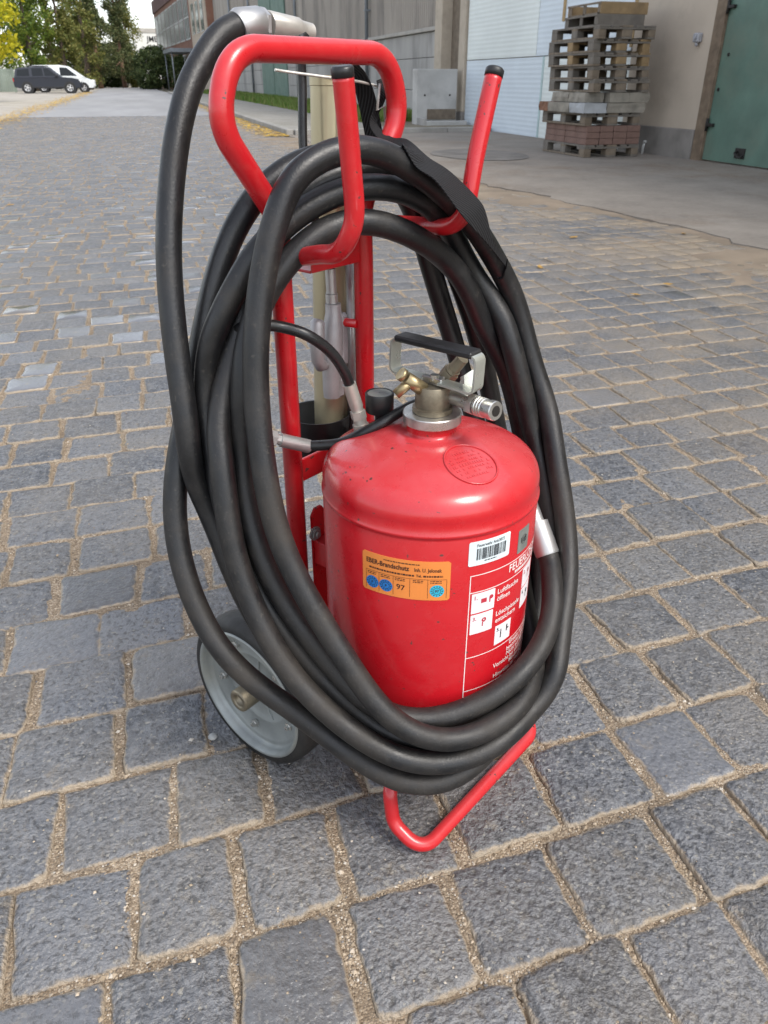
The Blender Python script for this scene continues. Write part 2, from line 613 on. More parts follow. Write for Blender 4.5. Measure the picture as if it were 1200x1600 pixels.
def brick_sheet_material(name, w, h, gap, c1, c2, joint, rot=0.0, rough=0.75):
    m, t, b = base(name)
    v = coords(t, 'pos', (1, 1, 1), (0, 0, rot))
    br = t.nodes.new('ShaderNodeTexBrick')
    t.links.new(v, br.inputs['Vector'])
    br.inputs['Color1'].default_value = (*c1, 1)
    br.inputs['Color2'].default_value = (*c2, 1)
    br.inputs['Mortar'].default_value = (*joint, 1)
    br.inputs['Scale'].default_value = 1.0
    br.inputs['Mortar Size'].default_value = gap
    br.inputs['Mortar Smooth'].default_value = 0.3
    br.inputs['Bias'].default_value = -0.1
    br.inputs['Brick Width'].default_value = w
    br.inputs['Row Height'].default_value = h
    c = mixc(t, ramp(t, noise_tex(t, v, 0.8, 6, 0.65), [(0.45, 0.0), (0.72, 0.55)]), br.outputs[0], joint)
    c = mixc(t, ramp(t, noise_tex(t, v, 5, 4, 0.6), [(0.35, 0.0), (0.7, 0.5)]), c, c2)
    t.links.new(c, b.inputs['Base Color'])
    b.inputs['Roughness'].default_value = rough
    bump(t, b, br.outputs['Fac'], -0.5, 0.008)
    return m


brick_sheet_material('far_cobbles', 0.151, 0.150, 0.008, (0.125, 0.13, 0.145), (0.19, 0.195, 0.21), (0.27, 0.235, 0.19), R(-3.5), 0.66)
brick_sheet_material('small_pavers', 0.2, 0.1, 0.006, (0.25, 0.24, 0.215), (0.33, 0.31, 0.28), (0.14, 0.13, 0.09), 0.0, 0.9)

# ------------------------------------------------------------------ ground, road, pavements
def sheet(name, poly, z, mat):
    return structure(MB().add([(x, y, z) for x, y in poly], [tuple(range(len(poly)))]).build(name, mat))


sheet('ground', [(-1500, -1200), (1500, -1200), (1500, 1800), (-1500, 1800)], -0.06, 'soil')

ROW_ANG = math.tan(R(3.2))
APRON_EDGE = [(3.75, -2.0), (3.62, 1.5), (3.55, 3.2), (3.53, 4.1), (3.58, 4.9), (3.44, 5.6), (3.40, 6.3), (3.30, 7.0), (3.20, 7.7), (3.12, 8.6), (3.02, 10.0), (2.86, 12.2), (2.72, 14.2), (2.60, 15.75)]


def apron_x(y):
    for (x0, y0), (x1, y1) in zip(APRON_EDGE, APRON_EDGE[1:]):
        if y0 <= y <= y1:
            return x0 + (x1 - x0) * (y - y0) / (y1 - y0)
    return APRON_EDGE[0][0] if y < APRON_EDGE[0][1] else APRON_EDGE[-1][0]


def cam_px(p):
    """Position in the 1200 x 1600 frame and depth, used to rank stones by how large they show."""
    a, pt = R(YAW), R(PITCH)
    x, y, z = p[0], p[1], p[2] - CAM_H
    fh = x * math.sin(a) + y * math.cos(a)
    r_ = x * math.cos(a) - y * math.sin(a)
    d = fh * math.cos(pt) - z * math.sin(pt)
    u_ = fh * math.sin(pt) + z * math.cos(pt)
    if d < 0.05:
        return None
    return 600 + 1200 * r_ / d, 800 - 1200 * u_ / d, d


def surf(x, y):
    """gentle unevenness of the paving"""
    return 0.004 * noise.noise((x * 0.7, y * 0.7, 3.1)) + 0.003 * noise.noise((x * 1.9, y * 1.9, 7.7))


# lay out the stones: courses across the road, broken joints
stones = []
PITCH_Y = 0.1495
rr = random.Random(5)
for j in range(-9, 168):
    y_line = 0.735 + j * PITCH_Y
    off = (-0.012 if j % 2 else -0.121) + rr.uniform(-0.022, 0.022)
    x = off - 0.1470 * 24
    while x < 4.0:
        w = 0.1470 + rr.uniform(-0.017, 0.017)
        xc = x + w / 2
        yc = y_line - PITCH_Y * 0.5 + ROW_ANG * xc + 0.012 * noise.noise((xc * 0.9, j * 0.37, 1.0))
        if -3.3 < xc < (apron_x(yc) - 0.05 if yc < 15.7 else 2.62) and yc > -0.45:
            stones.append((xc, yc, w, PITCH_Y))
        x += w


def stone_mesh(s, hi, rs):
    xc, yc, w, h = s
    lod = yc > 7
    gx, gy = rs.uniform(0.0022, 0.0086), rs.uniform(0.0010, 0.0050)
    hw, hh = w / 2 - gx, h / 2 - gy
    cor = [Vector((sx * hw + rs.uniform(-.006, .006), sy * hh + rs.uniform(-.006, .006) + ROW_ANG * sx * hw)) for sx, sy in ((-1, -1), (1, -1), (1, 1), (-1, 1))]
    n_side = 6 if hi else (1 if lod else 2)
    outline = []
    rad = rs.uniform(0.003, 0.011)
    for k in range(4):
        a, c_, nx = cor[k], cor[(k + 1) % 4], cor[(k + 2) % 4]
        L = (c_ - a).length
        t0 = rad / L
        for i in range(n_side + 1):
            t = t0 + (1 - 2 * t0) * i / n_side
            outline.append(a.lerp(c_, t))
    cx = sum((p.x for p in outline)) / len(outline)
    cy = sum((p.y for p in outline)) / len(outline)
    ctr = Vector((cx, cy))
    sd = rs.uniform(0, 50)
    amp = 0.0044 if hi else 0.002
    pts = []
    for p in outline:
        d = (p - ctr)
        k = 1 + amp / d.length * (noise.noise((p.x * 55 + sd, p.y * 55, sd)) + 0.8 * noise.noise((p.x * 140 + sd, p.y * 140, sd)))
        pts.append(ctr + d * k)
    top = surf(xc, yc) + rs.uniform(-0.0032, 0.0032)
    tx, ty = rs.uniform(-.016, .016), rs.uniform(-.016, .016)
    n = len(pts)
    vs = []
    rings = ((1.0, -0.030, 0), (1.0, -0.0045, 0), (0.968, -0.0010, 0), (0.82, 0.0006, 1)) if hi else ((1.0, -0.03, 0), (1.0, -0.005, 0), (0.93, 0.0, 0))
    for k, dz, bumpy in rings:
        for p in pts:
            q = ctr + (p - ctr) * k
            zz = top + dz + tx * q.x + ty * q.y
            if hi:
                zz += 0.0020 * noise.noise((q.x * 45 + sd, q.y * 70, sd + 4))
            vs.append((q.x, q.y, zz))
    fs = []
    for i in range(len(rings) - 1):
        for k in range(n):
            k2 = (k + 1) % n
            fs.append((i * n + k, i * n + k2, (i + 1) * n + k2, (i + 1) * n + k))
    m = len(rings) - 1
    vs.append((cx, cy, top + 0.0008 + tx * cx + ty * cy))
    for k in range(n):
        fs.append((m * n + k, m * n + (k + 1) % n, len(vs) - 1))
    return vs, fs


def near_level(x, y):
    return -0.0052 + surf(x, y) + 0.0042 * noise.noise((x * 9, y * 9, 0.3)) + 0.0030 * noise.noise((x * 31, y * 31, 5.0)) + 0.0012 * noise.noise((x * 110, y * 110, 5.0))


GX0, GX1, GY0, GY1, GS = -1.5, 2.1, 0.25, 3.1, 0.013
bed = MB()
nx, ny = int((GX1 - GX0) / GS), int((GY1 - GY0) / GS)
gv = [(GX0 + i * GS, GY0 + k * GS, near_level(GX0 + i * GS, GY0 + k * GS)) for k in range(ny + 1) for i in range(nx + 1)]
gf = [(k * (nx + 1) + i, k * (nx + 1) + i + 1, (k + 1) * (nx + 1) + i + 1, (k + 1) * (nx + 1) + i) for k in range(ny) for i in range(nx)]
bed.add(gv, gf, True)
zb = -0.0052
XE, YE = GX0 + nx * GS, GY0 + ny * GS
CS = 0.12
for (x0, x1, y0, y1) in ((-3.4, 4.2, YE, 25.52), (-3.4, 4.2, -1.2, GY0), (-3.4, GX0, GY0, YE), (XE, 4.2, GY0, YE)):
    mx, my = max(1, int((x1 - x0) / CS)), max(1, int((y1 - y0) / CS))
    cv = []
    for k in range(my + 1):
        for i in range(mx + 1):
            X, Y = x0 + (x1 - x0) * i / mx, y0 + (y1 - y0) * k / my
            cv.append((X, Y, zb + surf(X, Y) + 0.003 * noise.noise((X * 3, Y * 3, 0.3))))
    cf = [(k * (mx + 1) + i, k * (mx + 1) + i + 1, (k + 1) * (mx + 1) + i + 1, (k + 1) * (mx + 1) + i) for k in range(my) for i in range(mx)]
    bed.add(cv, cf, True)
road = structure(bed.build('road', 'sand'))

ranked = []
for i, s in enumerate(stones):
    p = cam_px((s[0], s[1], 0))
    vis = p is not None and -60 < p[0] < 1260 and 100 < p[1] < 1670
    ranked.append((p[2] if vis else 99 + i * 1e-4, i))
ranked.sort()
single = set(i for d, i in ranked[:300] if d < 90)


def set_tone(me, values):
    at = me.color_attributes.new('tone', 'FLOAT_COLOR', 'POINT')
    flat = []
    for tn, gl, hu, ed in values:
        flat += [tn, gl, ed, hu]
    at.data.foreach_set('color', flat)


PALE = [(-0.51, 2.73), (-0.4, 2.85), (-0.21, 3.23), (-0.2, 3.53), (-0.08, 3.55), (0.23, 5.25), (-0.08, 5.03), (0.0, 4.7), (0.43, 7.43), (0.33, 6.77), (-0.50, 2.93), (-0.34, 1.22), (-0.18, 0.55), (0.647, 0.68)]


def tone_of(s, rs):
    for px_, py_ in PALE:                 # worn smooth, paler stones
        if abs(s[0] - px_) < s[2] * 0.5 and abs(s[1] - py_) < s[3] * 0.5:
            return (0.8, 0.55) if py_ < 2 else (2.2, 1.0)
    tn = min(1, max(0, rs.gauss(0.42, 0.30)))
    gl = 0.0
    k = rs.random()
    if k < 0.05:
        gl = rs.uniform(0.45, 0.8)
    elif k < 0.10 and -1.6 < s[0] < 0.6 and 1.8 < s[1] < 6.5:
        gl = rs.uniform(0.75, 1.0)
        tn = min(1, tn + 0.25)
    return tn, gl


rest_v, rest_f, rest_t = [], [], []
for i, s in enumerate(stones):
    rs = random.Random(1000 + i)
    hi = i in single
    vs, fs = stone_mesh(s, hi, rs)
    tn = (*tone_of(s, rs), max(0.0, min(0.8, rs.gauss(0.16, 0.22))))
    nn_ = len(vs) - 1
    rings_ = [1.0, 1.0, 0.72, 0.0] if hi else [1.0, 1.0, 0.45]
    per = nn_ // len(rings_)
    tones = [(*tn, rings_[k // per]) for k in range(nn_)] + [(*tn, 0.0)]
    if hi:
        me = bpy.data.meshes.new('cobblestone')
        me.from_pydata(vs, [], fs)
        me.polygons.foreach_set('use_smooth', [True] * len(fs))
        set_tone(me, tones)
        me.materials.append(MATS['stone'])
        o = bpy.data.objects.new('cobblestone', me)
        COL.objects.link(o)
        o.location = (s[0], s[1], 0)
        o.parent = road
    else:
        k = len(rest_v)
        rest_v += [(x + s[0], y + s[1], z) for x, y, z in vs]
        rest_f += [tuple(q + k for q in f) for f in fs]
        rest_t += tones
me = bpy.data.meshes.new('cobblestone_field')
me.from_pydata(rest_v, [], rest_f)
me.polygons.foreach_set('use_smooth', [True] * len(rest_f))
set_tone(me, rest_t)
me.materials.append(MATS['stone'])
field = bpy.data.objects.new('cobblestone_field', me)
COL.objects.link(field)
field.parent = road
field['kind'] = 'stuff'

sheet('asphalt_road', [(-3.25, 25.5), (2.66, 25.5), (2.9, 60), (2.2, 124), (-3.6, 124), (-3.3, 60)], 0.002, 'asphalt')
sheet('parking_area', [(-45, 3), (-3.25, 3), (-3.25, 30), (-3.3, 60), (-3.6, 124), (-45, 124)], -0.012, 'gravel_ground')

# concrete apron in front of the gate and the hall
ap = MB()
edge = []
for (x0, y0), (x1, y1) in zip(APRON_EDGE, APRON_EDGE[1:]):
    n = max(2, int((y1 - y0) / 0.12))
    for k in range(n):
        t = k / n
        X, Y = x0 + (x1 - x0) * t, y0 + (y1 - y0) * t
        edge.append((X + 0.10 * noise.noise((0, Y * 1.7, 2)) + 0.06 * noise.noise((0, Y * 6, 9)) + 0.03 * noise.noise((0, Y * 19, 4)), Y))
edge.append(APRON_EDGE[-1])
n = len(edge)
vs = [(x, y, 0.010) for x, y in edge] + [(x, y, -0.03) for x, y in edge] + [(7.4, y, 0.012) for x, y in edge]
fs = []
for k in range(n - 1):
    fs += [(k, k + 1, 2 * n + k + 1, 2 * n + k), (k, n + k, n + k + 1, k + 1)]
structure(ap.add(vs, fs).build('concrete_apron', 'apron_concrete'))
# sand and dirt washed up along the ragged edge of the concrete
sd = MB()
nk_ = 260
rows_ = []
for i in range(nk_ + 1):
    Y = 1.5 + (15.0 - 1.5) * i / nk_
    ex = apron_x(Y)
    row_ = []
    for k in range(19):
        t_ = k / 18
        X = ex - 1.05 + 1.45 * t_
        env = math.sin(math.pi * t_) ** 0.6
        zz = -0.014 + env * (0.0155 + 0.015 * noise.noise((X * 0.9, Y * 0.7, 8)) + 0.010 * noise.noise((X * 3.2, Y * 3.2, 2)) + 0.004 * noise.noise((X * 14, Y * 14, 2)))
        row_.append((X, Y, zz + surf(X, Y)))
    rows_ += row_
sd.add(rows_, [(i * 19 + k, i * 19 + k + 1, (i + 1) * 19 + k + 1, (i + 1) * 19 + k) for i in range(nk_) for k in range(18)], True)
plain('brown_sand', (0.215, 0.168, 0.12), 0.95, 0, 0.3, 2.0, 0.4, 120, 0.004, (0.15, 0.115, 0.085), 1.2, 0.7, space='pos')
sdo = sd.build('sand_drift', 'brown_sand')
sdo['kind'] = 'stuff'
tag(sdo, 'brown sand and dirt lying along the edge of the concrete apron', 'sand')
# round tarred patch let into the concrete
pt = MB()
pts = [(4.42 + 0.62 * (1 + 0.05 * noise.noise((math.cos(a) * 2, math.sin(a) * 2, 1))) * math.cos(a), 10.72 + 0.92 * math.sin(a)) for a in [2 * math.pi * k / 40 for k in range(40)]]
structure(pt.add([(x, y, 0.0165) for x, y in pts], [tuple(range(40))]).build('tarred_patch', 'patch_tar'))

# raised pavement with kerb along the hall
pv = MB()
pv.box(2.78, 4.75, 15.85, 72, -0.04, 0.085, 0.004)
pave = structure(pv.build('pavement', 'small_pavers'))
kb = MB()
y = 15.75
while y < 71:
    kb.box(2.64, 2.772, y + 0.006, y + 0.994, -0.05, 0.10, 0.012)
    y += 1.0
x = 2.79
while x < 6.6:
    kb.box(x + 0.004, min(x + 0.996, 6.6), 15.70, 15.842, -0.05, 0.098, 0.012)
    x += 1.0
k_o = kb.build('kerb', 'kerb_stone', pave)
sheet('verge', [(4.754, 15.85), (7.2, 15.85), (7.2, 72), (4.754, 72)], 0.07, 'soil')

# grains lying in the joints near the camera
gr = MB()
octa_f = [(0, 2, 4), (2, 1, 4), (1, 3, 4), (3, 0, 4), (2, 0, 5), (1, 2, 5), (3, 1, 5), (0, 3, 5)]
cells = {}
for i in single:
    s = stones[i]
    cells.setdefault((int(s[0] // 0.15), int(s[1] // 0.15)), []).append(s)


def on_stone(x, y):
    cx, cy = int(x // 0.15), int(y // 0.15)
    for a in (-1, 0, 1):
        for c in (-1, 0, 1):
            for s in cells.get((cx + a, cy + c), ()):
                if abs(x - s[0]) < s[2] / 2 - 0.009 and abs(y - s[1] - ROW_ANG * (x - s[0])) < s[3] / 2 - 0.008:
                    return True
    return False


gn, tries = 0, 0
rg = random.Random(3)
while gn < 15000 and tries < 320000:
    tries += 1
    d = 0.5 + 1.9 * rg.random() ** 1.3
    a = R(YAW) + rg.uniform(-0.62, 0.62)
    x, y = d * math.sin(a), d * math.cos(a)
    st = on_stone(x, y)
    if st and rg.random() > 0.018:
        continue
    r_ = rg.uniform(0.0008, 0.0021) if rg.random() < 0.93 else rg.uniform(0.002, 0.0042)
    z = (surf(x, y) + 0.003 if st else near_level(x, y)) + r_ * 0.35
    q = [Vector((rg.uniform(.7, 1.3) * sx * r_, rg.uniform(.7, 1.3) * sy * r_, rg.uniform(.6, 1) * sz * r_)) for sx, sy, sz in ((-1, 0, 0), (1, 0, 0), (0, -1, 0), (0, 1, 0), (0, 0, 1), (0, 0, -1))]
    M = Matrix.Rotation(rg.uniform(0, 6), 3, 'Z')
    gr.add([M @ p + Vector((x, y, z)) for p in q], octa_f)
    gn += 1
m, t, b = base('grain')
g_ = t.nodes.new('ShaderNodeNewGeometry')
t.links.new(ramp(t, g_.outputs['Random Per Island'], [(0, (0.16, 0.12, 0.085)), (0.4, (0.34, 0.27, 0.19)), (0.75, (0.44, 0.36, 0.27)), (0.93, (0.5, 0.46, 0.40)), (1, (0.11, 0.11, 0.12))]), b.inputs['Base Color'])
b.inputs['Roughness'].default_value = 0.85
g_o = gr.mesh('grit')
g_o.materials.append(MATS['grain'])
grit = bpy.data.objects.new('grit', g_o)
COL.objects.link(grit)
grit['kind'] = 'stuff'
tag(grit, 'loose sand grains lying in the joints between the cobblestones', 'grit')
# one pale pebble beside the wheel
pb = MB()
pb.lathe([(0.0005, -0.004), (0.0058, -0.0025), (0.0078, 0.001), (0.0052, 0.0038), (0.0005, 0.0048)], 9)
plain('pebble', (0.30, 0.30, 0.29), 0.6, 0, 0.1)
tag(pb.build('pebble', 'pebble', None, (-0.016, 0.915, 0.004)), 'pale round pebble on the joint left of the wheel', 'pebble')


def leaf_patch(name, label, pts, size, mat, cat, seed):
    q = random.Random(seed)
    mb = MB()
    for x, y, z in pts:
        a = q.uniform(0, 6.3)
        L = size * q.uniform(0.6, 1.3)
        W = L * q.uniform(0.45, 0.75)
        t1, t2 = q.uniform(-.35, .35), q.uniform(-.35, .35)
        vs = []
        for u_, w_ in ((-1, 0), (-0.35, -0.8), (0.4, -0.7), (1, 0), (0.4, 0.7), (-0.35, 0.8)):
            lx, ly = u_ * L / 2, w_ * W / 2
            vs.append((x + lx * math.cos(a) - ly * math.sin(a), y + lx * math.sin(a) + ly * math.cos(a), z + abs(lx * t1) + abs(ly) * 0.4 * abs(t2) + 0.003))
        mb.add(vs, [(0, 1, 2, 3), (0, 3, 4, 5)])
    me = mb.mesh(name)
    me.materials.append(MATS[mat])
    o = bpy.data.objects.new(name, me)
    COL.objects.link(o)
    o['kind'] = 'stuff'
    tag(o, label, cat)
    return o


q = random.Random(8)
leaf_patch('fallen_leaves', 'strip of yellow fallen leaves along the left edge of the road', [(-3.35 + q.gauss(0, 0.30) - 0.006 * max(0, y - 40), y, 0.004) for y in [14 + 66 * q.random() ** 1.1 for _ in range(5200)]], 0.085, 'fallen_leaf', 'leaves', 1)
leaf_patch('fallen_leaves', 'yellow leaves gathered in the gutter along the right kerb', [(2.45 + min(0.16, q.gauss(0, 0.17)), y, 0.006) for y in [15.4 + 36 * q.random() ** 1.4 for _ in range(2600)]], 0.08, 'fallen_leaf', 'leaves', 2)
gb = MB()
for _ in range(34000):
    y = 18.8 + 50 * q.random() ** 1.6
    x = q.uniform(4.7, 6.72)
    if x < 4.95 and q.random() < 0.5:
        continue
    h = q.uniform(0.08, 0.26)
    a = q.uniform(0, 3.14)
    w = 0.012 + 0.0006 * y
    dx, dy = math.cos(a) * w, math.sin(a) * w
    lx, ly = q.uniform(-.06, .06), q.uniform(-.06, .06)
    gb.add([(x - dx, y - dy, 0.065), (x + dx, y + dy, 0.065), (x + lx, y + ly, 0.065 + h)], [(0, 1, 2)])
gm = gb.mesh('grass')
gm.materials.append(MATS['grass_blade'])
go = bpy.data.objects.new('grass', gm)
COL.objects.link(go)
go['kind'] = 'stuff'
tag(go, 'green grass strip between pavement and hall wall', 'grass')
# single leaves lying on the cobbles
for k, (x, y, lab) in enumerate((
        (2.626, 4.684, 'small yellow leaf on the cobbles beyond the others, towards the pallets'),
        (2.01, 3.91, 'small yellow leaf on the cobbles nearest the hanging strap'),
        (2.169, 3.227, 'small yellow leaf on the cobbles, the one closest to the camera on the right'),
        (3.40, 4.61, 'small yellow leaf lying close to the edge of the concrete apron'),
        (2.444, 3.366, 'pale yellow leaf on the cobbles right of the closest leaf'),
        (-1.087, 7.293, 'small yellow leaf on the cobbles at the far left edge'))):
    mb = MB()
    L = 0.026 + 0.0012 * y
    mb.add([(-L, 0, 0.004), (-.35 * L, -.5 * L, 0.007), (.5 * L, -.4 * L, 0.006), (L, 0, 0.012), (.5 * L, .45 * L, 0.009), (-.4 * L, .5 * L, 0.008), (0, 0, 0.003)],
           [(0, 1, 6), (1, 2, 6), (2, 3, 6), (3, 4, 6), (4, 5, 6), (5, 0, 6)])
    tag(mb.build('leaf', 'fallen_leaf', None, (x, y, 0.004), k * 1.3), lab, 'leaf', 'single yellow leaves on the cobbles')
# ------------------------------------------------------------------ buildings along the right side
WX = 6.75
plain('beige_plaster', (0.47, 0.395, 0.315), 0.9, 0, 0.09, 1.2, 0.2, 60, 0.004, (0.25, 0.215, 0.175), 0.9, 0.55, space='pos')
plain('plinth_render', (0.235, 0.215, 0.195), 0.9, 0, 0.18, 2.0, 0.25, 50, 0.005, (0.11, 0.10, 0.085), 1.5, 0.7, space='pos')
plain('gate_green', (0.086, 0.150, 0.116), 0.6, 0, 0.2, 2.2, 0.08, 30, 0.004, (0.125, 0.155, 0.115), 1.2, 0.75, space='pos')
plain('rusty_frame', (0.17, 0.125, 0.085), 0.85, 0, 0.3, 8, 0.2, 60, 0.003, (0.10, 0.06, 0.04), 6, 0.7, space='pos')
plain('dark_iron', (0.025, 0.022, 0.02), 0.6, 0.4, 0.3, 20)
plain('concrete_panel', (0.36, 0.345, 0.325), 0.9, 0, 0.16, 1.1, 0.2, 30, 0.006, (0.13, 0.125, 0.12), 0.9, 0.75, space='pos', vstretch=(1, 1, 0.3))
plain('cladding', (0.325, 0.29, 0.25), 0.75, 0, 0.14, 0.8, 0, dirt=(0.09, 0.08, 0.075), dscale=0.9, damt=0.75, space='pos', vstretch=(1, 1, 0.25))
plain('ledge', (0.37, 0.345, 0.31), 0.85, 0, 0.15, 2, dirt=(0.17, 0.16, 0.14), space='pos')
plain('pier_light', (0.45, 0.385, 0.305), 0.9, 0, 0.1, 2, dirt=(0.27, 0.23, 0.18), space='pos')
plain('pier_dark', (0.17, 0.135, 0.10), 0.9, 0, 0.25, 9, 0.3, 60, 0.004, space='pos')
plain('downpipe', (0.20, 0.22, 0.24), 0.5, 0.4, 0.15, 4)
plain('faded_green', (0.115, 0.185, 0.15), 0.7, 0, 0.15, 1.5, dirt=(0.17, 0.19, 0.15), space='pos')
plain('window_glass', (0.05, 0.07, 0.08), 0.08, 0, 0.1, 3, spec=0.8)
plain('dark_opening', (0.012, 0.012, 0.012), 0.9)
plain('white_frame', (0.55, 0.55, 0.53), 0.6, 0, 0.08)
plain('far_white', (0.62, 0.61, 0.57), 0.85, 0, 0.05, 0.3, dirt=(0.5, 0.48, 0.44), dscale=0.2, space='pos')
plain('roofing', (0.10, 0.095, 0.09), 0.9, 0, 0.2, 1)
plain('seam_tape', (0.38, 0.50, 0.50), 0.5, 0, 0.1)
plain('timber_edge', (0.36, 0.25, 0.12), 0.8, 0, 0.25, 12, space='pos')


def ribbed(name, col, pitch_scale):
    m, t, b = base(name)
    v = coords(t, 'pos')
    w = t.nodes.new('ShaderNodeTexWave')
    w.wave_type = 'BANDS'
    w.bands_direction = 'Z'
    w.inputs['Scale'].default_value = pitch_scale
    t.links.new(v, w.inputs['Vector'])
    n = noise_tex(t, v, 1.1, 5, 0.6)
    c = mixc(t, ramp(t, n, [(0.35, 0.0), (0.7, 1.0)]), tuple(x * 0.93 for x in col), tuple(min(1, x * 1.04) for x in col))
    t.links.new(c, b.inputs['Base Color'])
    b.inputs['Roughness'].default_value = 0.45
    bump(t, b, w.outputs['Fac'], 0.5, 0.004)
    return m


ribbed('panel_blue', (0.60, 0.665, 0.72), 4.2)
ribbed('panel_white', (0.68, 0.72, 0.70), 4.2)


def facade(x0, x1, y0, y1, z0, z1, ch=0.0):
    return MB().box(x0, x1, y0, y1, z0, z1, ch)


# --- storage building with the green gate
st = empty('storage_building', (WX, 9, 0))
tag(st, 'beige plastered storage building with large green gate and white panel wall', 'building')


def part(mb, name, mat, parent):
    o = mb.build(name, mat)
    o.parent = parent
    o.matrix_parent_inverse = Matrix.Translation(-Vector(parent.location))
    return o


part(facade(WX, WX + 6, 9.30, 11.02, 0.352, 6.2), 'wall', 'beige_plaster', st)
part(facade(WX - 0.022, WX + 6, 9.30, 11.02, -0.05, 0.35, 0.006), 'plinth', 'plinth_render', st)
part(facade(WX + 0.30, WX + 6, 3.0, 9.29, 4.05, 6.2), 'wall', 'beige_plaster', st)
part(facade(WX, WX + 6, -6.0, 4.2, -0.05, 6.2), 'wall', 'beige_plaster', st)
part(facade(WX - 0.1, WX + 6.1, -6.1, 17.4, 6.2, 6.4), 'roof', 'roofing', st)
gate = part(facade(WX + 0.03, WX + 0.09, 4.25, 9.10, 0.03, 4.0), 'gate', 'gate_green', st)
gate['label'] = 'large green sheet-metal gate with rust spots'


def sub(mb, name, mat, parent):
    o = mb.build(name, mat)
    o.parent = parent
    o.matrix_parent_inverse = (Matrix.Translation(Vector(st.location))) if parent is gate else Matrix()
    return o


part(facade(WX - 0.012, WX + 0.12, 9.105, 9.29, -0.02, 4.05, 0.006), 'gate_frame', 'rusty_frame', st)
part(facade(WX + 0.0, WX + 0.12, 4.2, 9.1, 4.005, 4.12, 0.006), 'gate_frame', 'rusty_frame', st)
for z in (0.40, 1.62):
    h = MB()
    h.box(WX - 0.012, WX + 0.035, 8.98, 9.10, z, z + 0.035, 0.004)
    h.cyl((WX + 0.0, 9.09, z - 0.05), (WX + 0.0, 9.09, z + 0.09), 0.016)
    part(h, 'hinge', 'dark_iron', st)
h = MB()
h.tube(fillet([(WX + 0.035, 8.45, 0.17), (WX - 0.03, 8.45, 0.15), (WX - 0.03, 8.36, 0.10), (WX + 0.03, 8.34, 0.13)], 0.02), 0.012, 8)
h.box(WX + 0.015, WX + 0.035, 8.33, 8.5, 0.09, 0.2, 0.004)
part(h, 'gate_latch', 'dark_iron', st)
for y, z in ((8.96, 1.16), (9.03, 0.80), (8.2, 1.3)):
    h = MB()
    h.cyl((WX + 0.018, y, z), (WX + 0.032, y, z), 0.018, 0.02, 10)
    part(h, 'bolt_head', 'dark_iron', st)
bx = MB()
bx.box(WX - 0.07, WX, 9.47, 9.58, 1.30, 1.40, 0.012)
bx.cyl((WX - 0.035, 9.525, 1.26), (WX - 0.035, 9.525, 1.30), 0.018, 0.022, 12)
bx.cyl((WX - 0.085, 9.525, 1.36), (WX - 0.07, 9.525, 1.36), 0.028, 0.03, 14)
plain('grey_box', (0.33, 0.33, 0.35), 0.5, 0, 0.2, 20)
part(bx, 'junction_box', 'grey_box', st)
# white panel infill (two rows of sheets, seams between)
for (y0, y1, z0, z1, mat) in ((13.83, 17.36, 0.0, 1.245, 'panel_blue'), (11.035, 13.76, 0.0, 1.245, 'panel_white'),
                              (14.12, 17.36, 1.26, 3.2, 'panel_white'), (11.10, 14.10, 1.26, 3.2, 'panel_blue'),
                              (11.10, 17.36, 3.21, 6.2, 'panel_white')):
    part(facade(WX + 0.03, WX + 0.10, y0, y1, z0, z1, 0.003), 'panel', mat, st)
part(facade(WX + 0.10, WX + 6, 11.02, 17.4, -0.05, 6.2), 'wall', 'beige_plaster', st)
part(facade(WX + 0.024, WX + 0.09, 13.765, 13.825, 0.0, 1.25), 'seam_strip', 'seam_tape', st)
part(facade(WX + 0.01, WX + 0.10, 13.16, 13.23, 1.72, 3.2), 'batten', 'timber_edge', st)
part(facade(WX - 0.01, WX + 0.10, 11.025, 11.095, 1.3, 3.2), 'batten', 'timber_edge', st)

# --- long hall: concrete panels below, ribbed sheeting above
hall = empty('factory_hall', (WX, 20, 0))
tag(hall, 'long grey factory hall with concrete panels below and ribbed sheet cladding above', 'building')
part(facade(WX - 0.14, WX + 0.5, 18.52, 18.96, -0.05, 6.3, 0.01), 'pier', 'pier_light', hall)
part(facade(WX + 0.10, WX + 0.5, 17.76, 18.51, -0.05, 6.3), 'recess_boarding', 'pier_dark', hall)
part(facade(WX - 0.02, WX + 0.5, 17.41, 17.755, 0.30, 6.3, 0.008), 'pier', 'pier_light', hall)
part(facade(WX - 0.03, WX + 0.5, 17.40, 17.76, -0.05, 0.298, 0.008), 'pier_base', 'plinth_render', hall)
part(facade(WX + 0.2, WX + 9, 18.97, 73, -0.1, 8.2), 'core_wall', 'cladding', hall)
yb = 18.98
k = 0
while yb < 61:
    w = 3.52
    for (z0, z1) in ((-0.05, 0.68), (0.69, 1.352), (1.362, 1.86)):
        part(facade(WX, WX + 0.18, yb, yb + w - 0.015, z0, z1, 0.008), 'panel', 'concrete_panel', hall)
    yb += w
    k += 1
part(facade(WX - 0.07, WX + 0.2, 18.97, 61, 1.87, 1.95, 0.01), 'ledge', 'ledge', hall)
cl = MB()
y = 18.98
vs, fs = [], []
prof = [(0, 0), (0.055, 0), (0.075, 0.032), (0.13, 0.032)]
ys = []
while y < 61:
    for dy, dx in prof:
        ys.append((y + dy, WX + 0.06 - dx))
    y += 0.15
for yy, xx in ys:
    vs += [(xx, yy, 1.955), (xx, yy, 8.2)]
for i in range(len(ys) - 1):
    fs.append((2 * i, 2 * i + 2, 2 * i + 3, 2 * i + 1))
cl.add(vs, fs)
part(cl, 'cladding', 'cladding', hall)
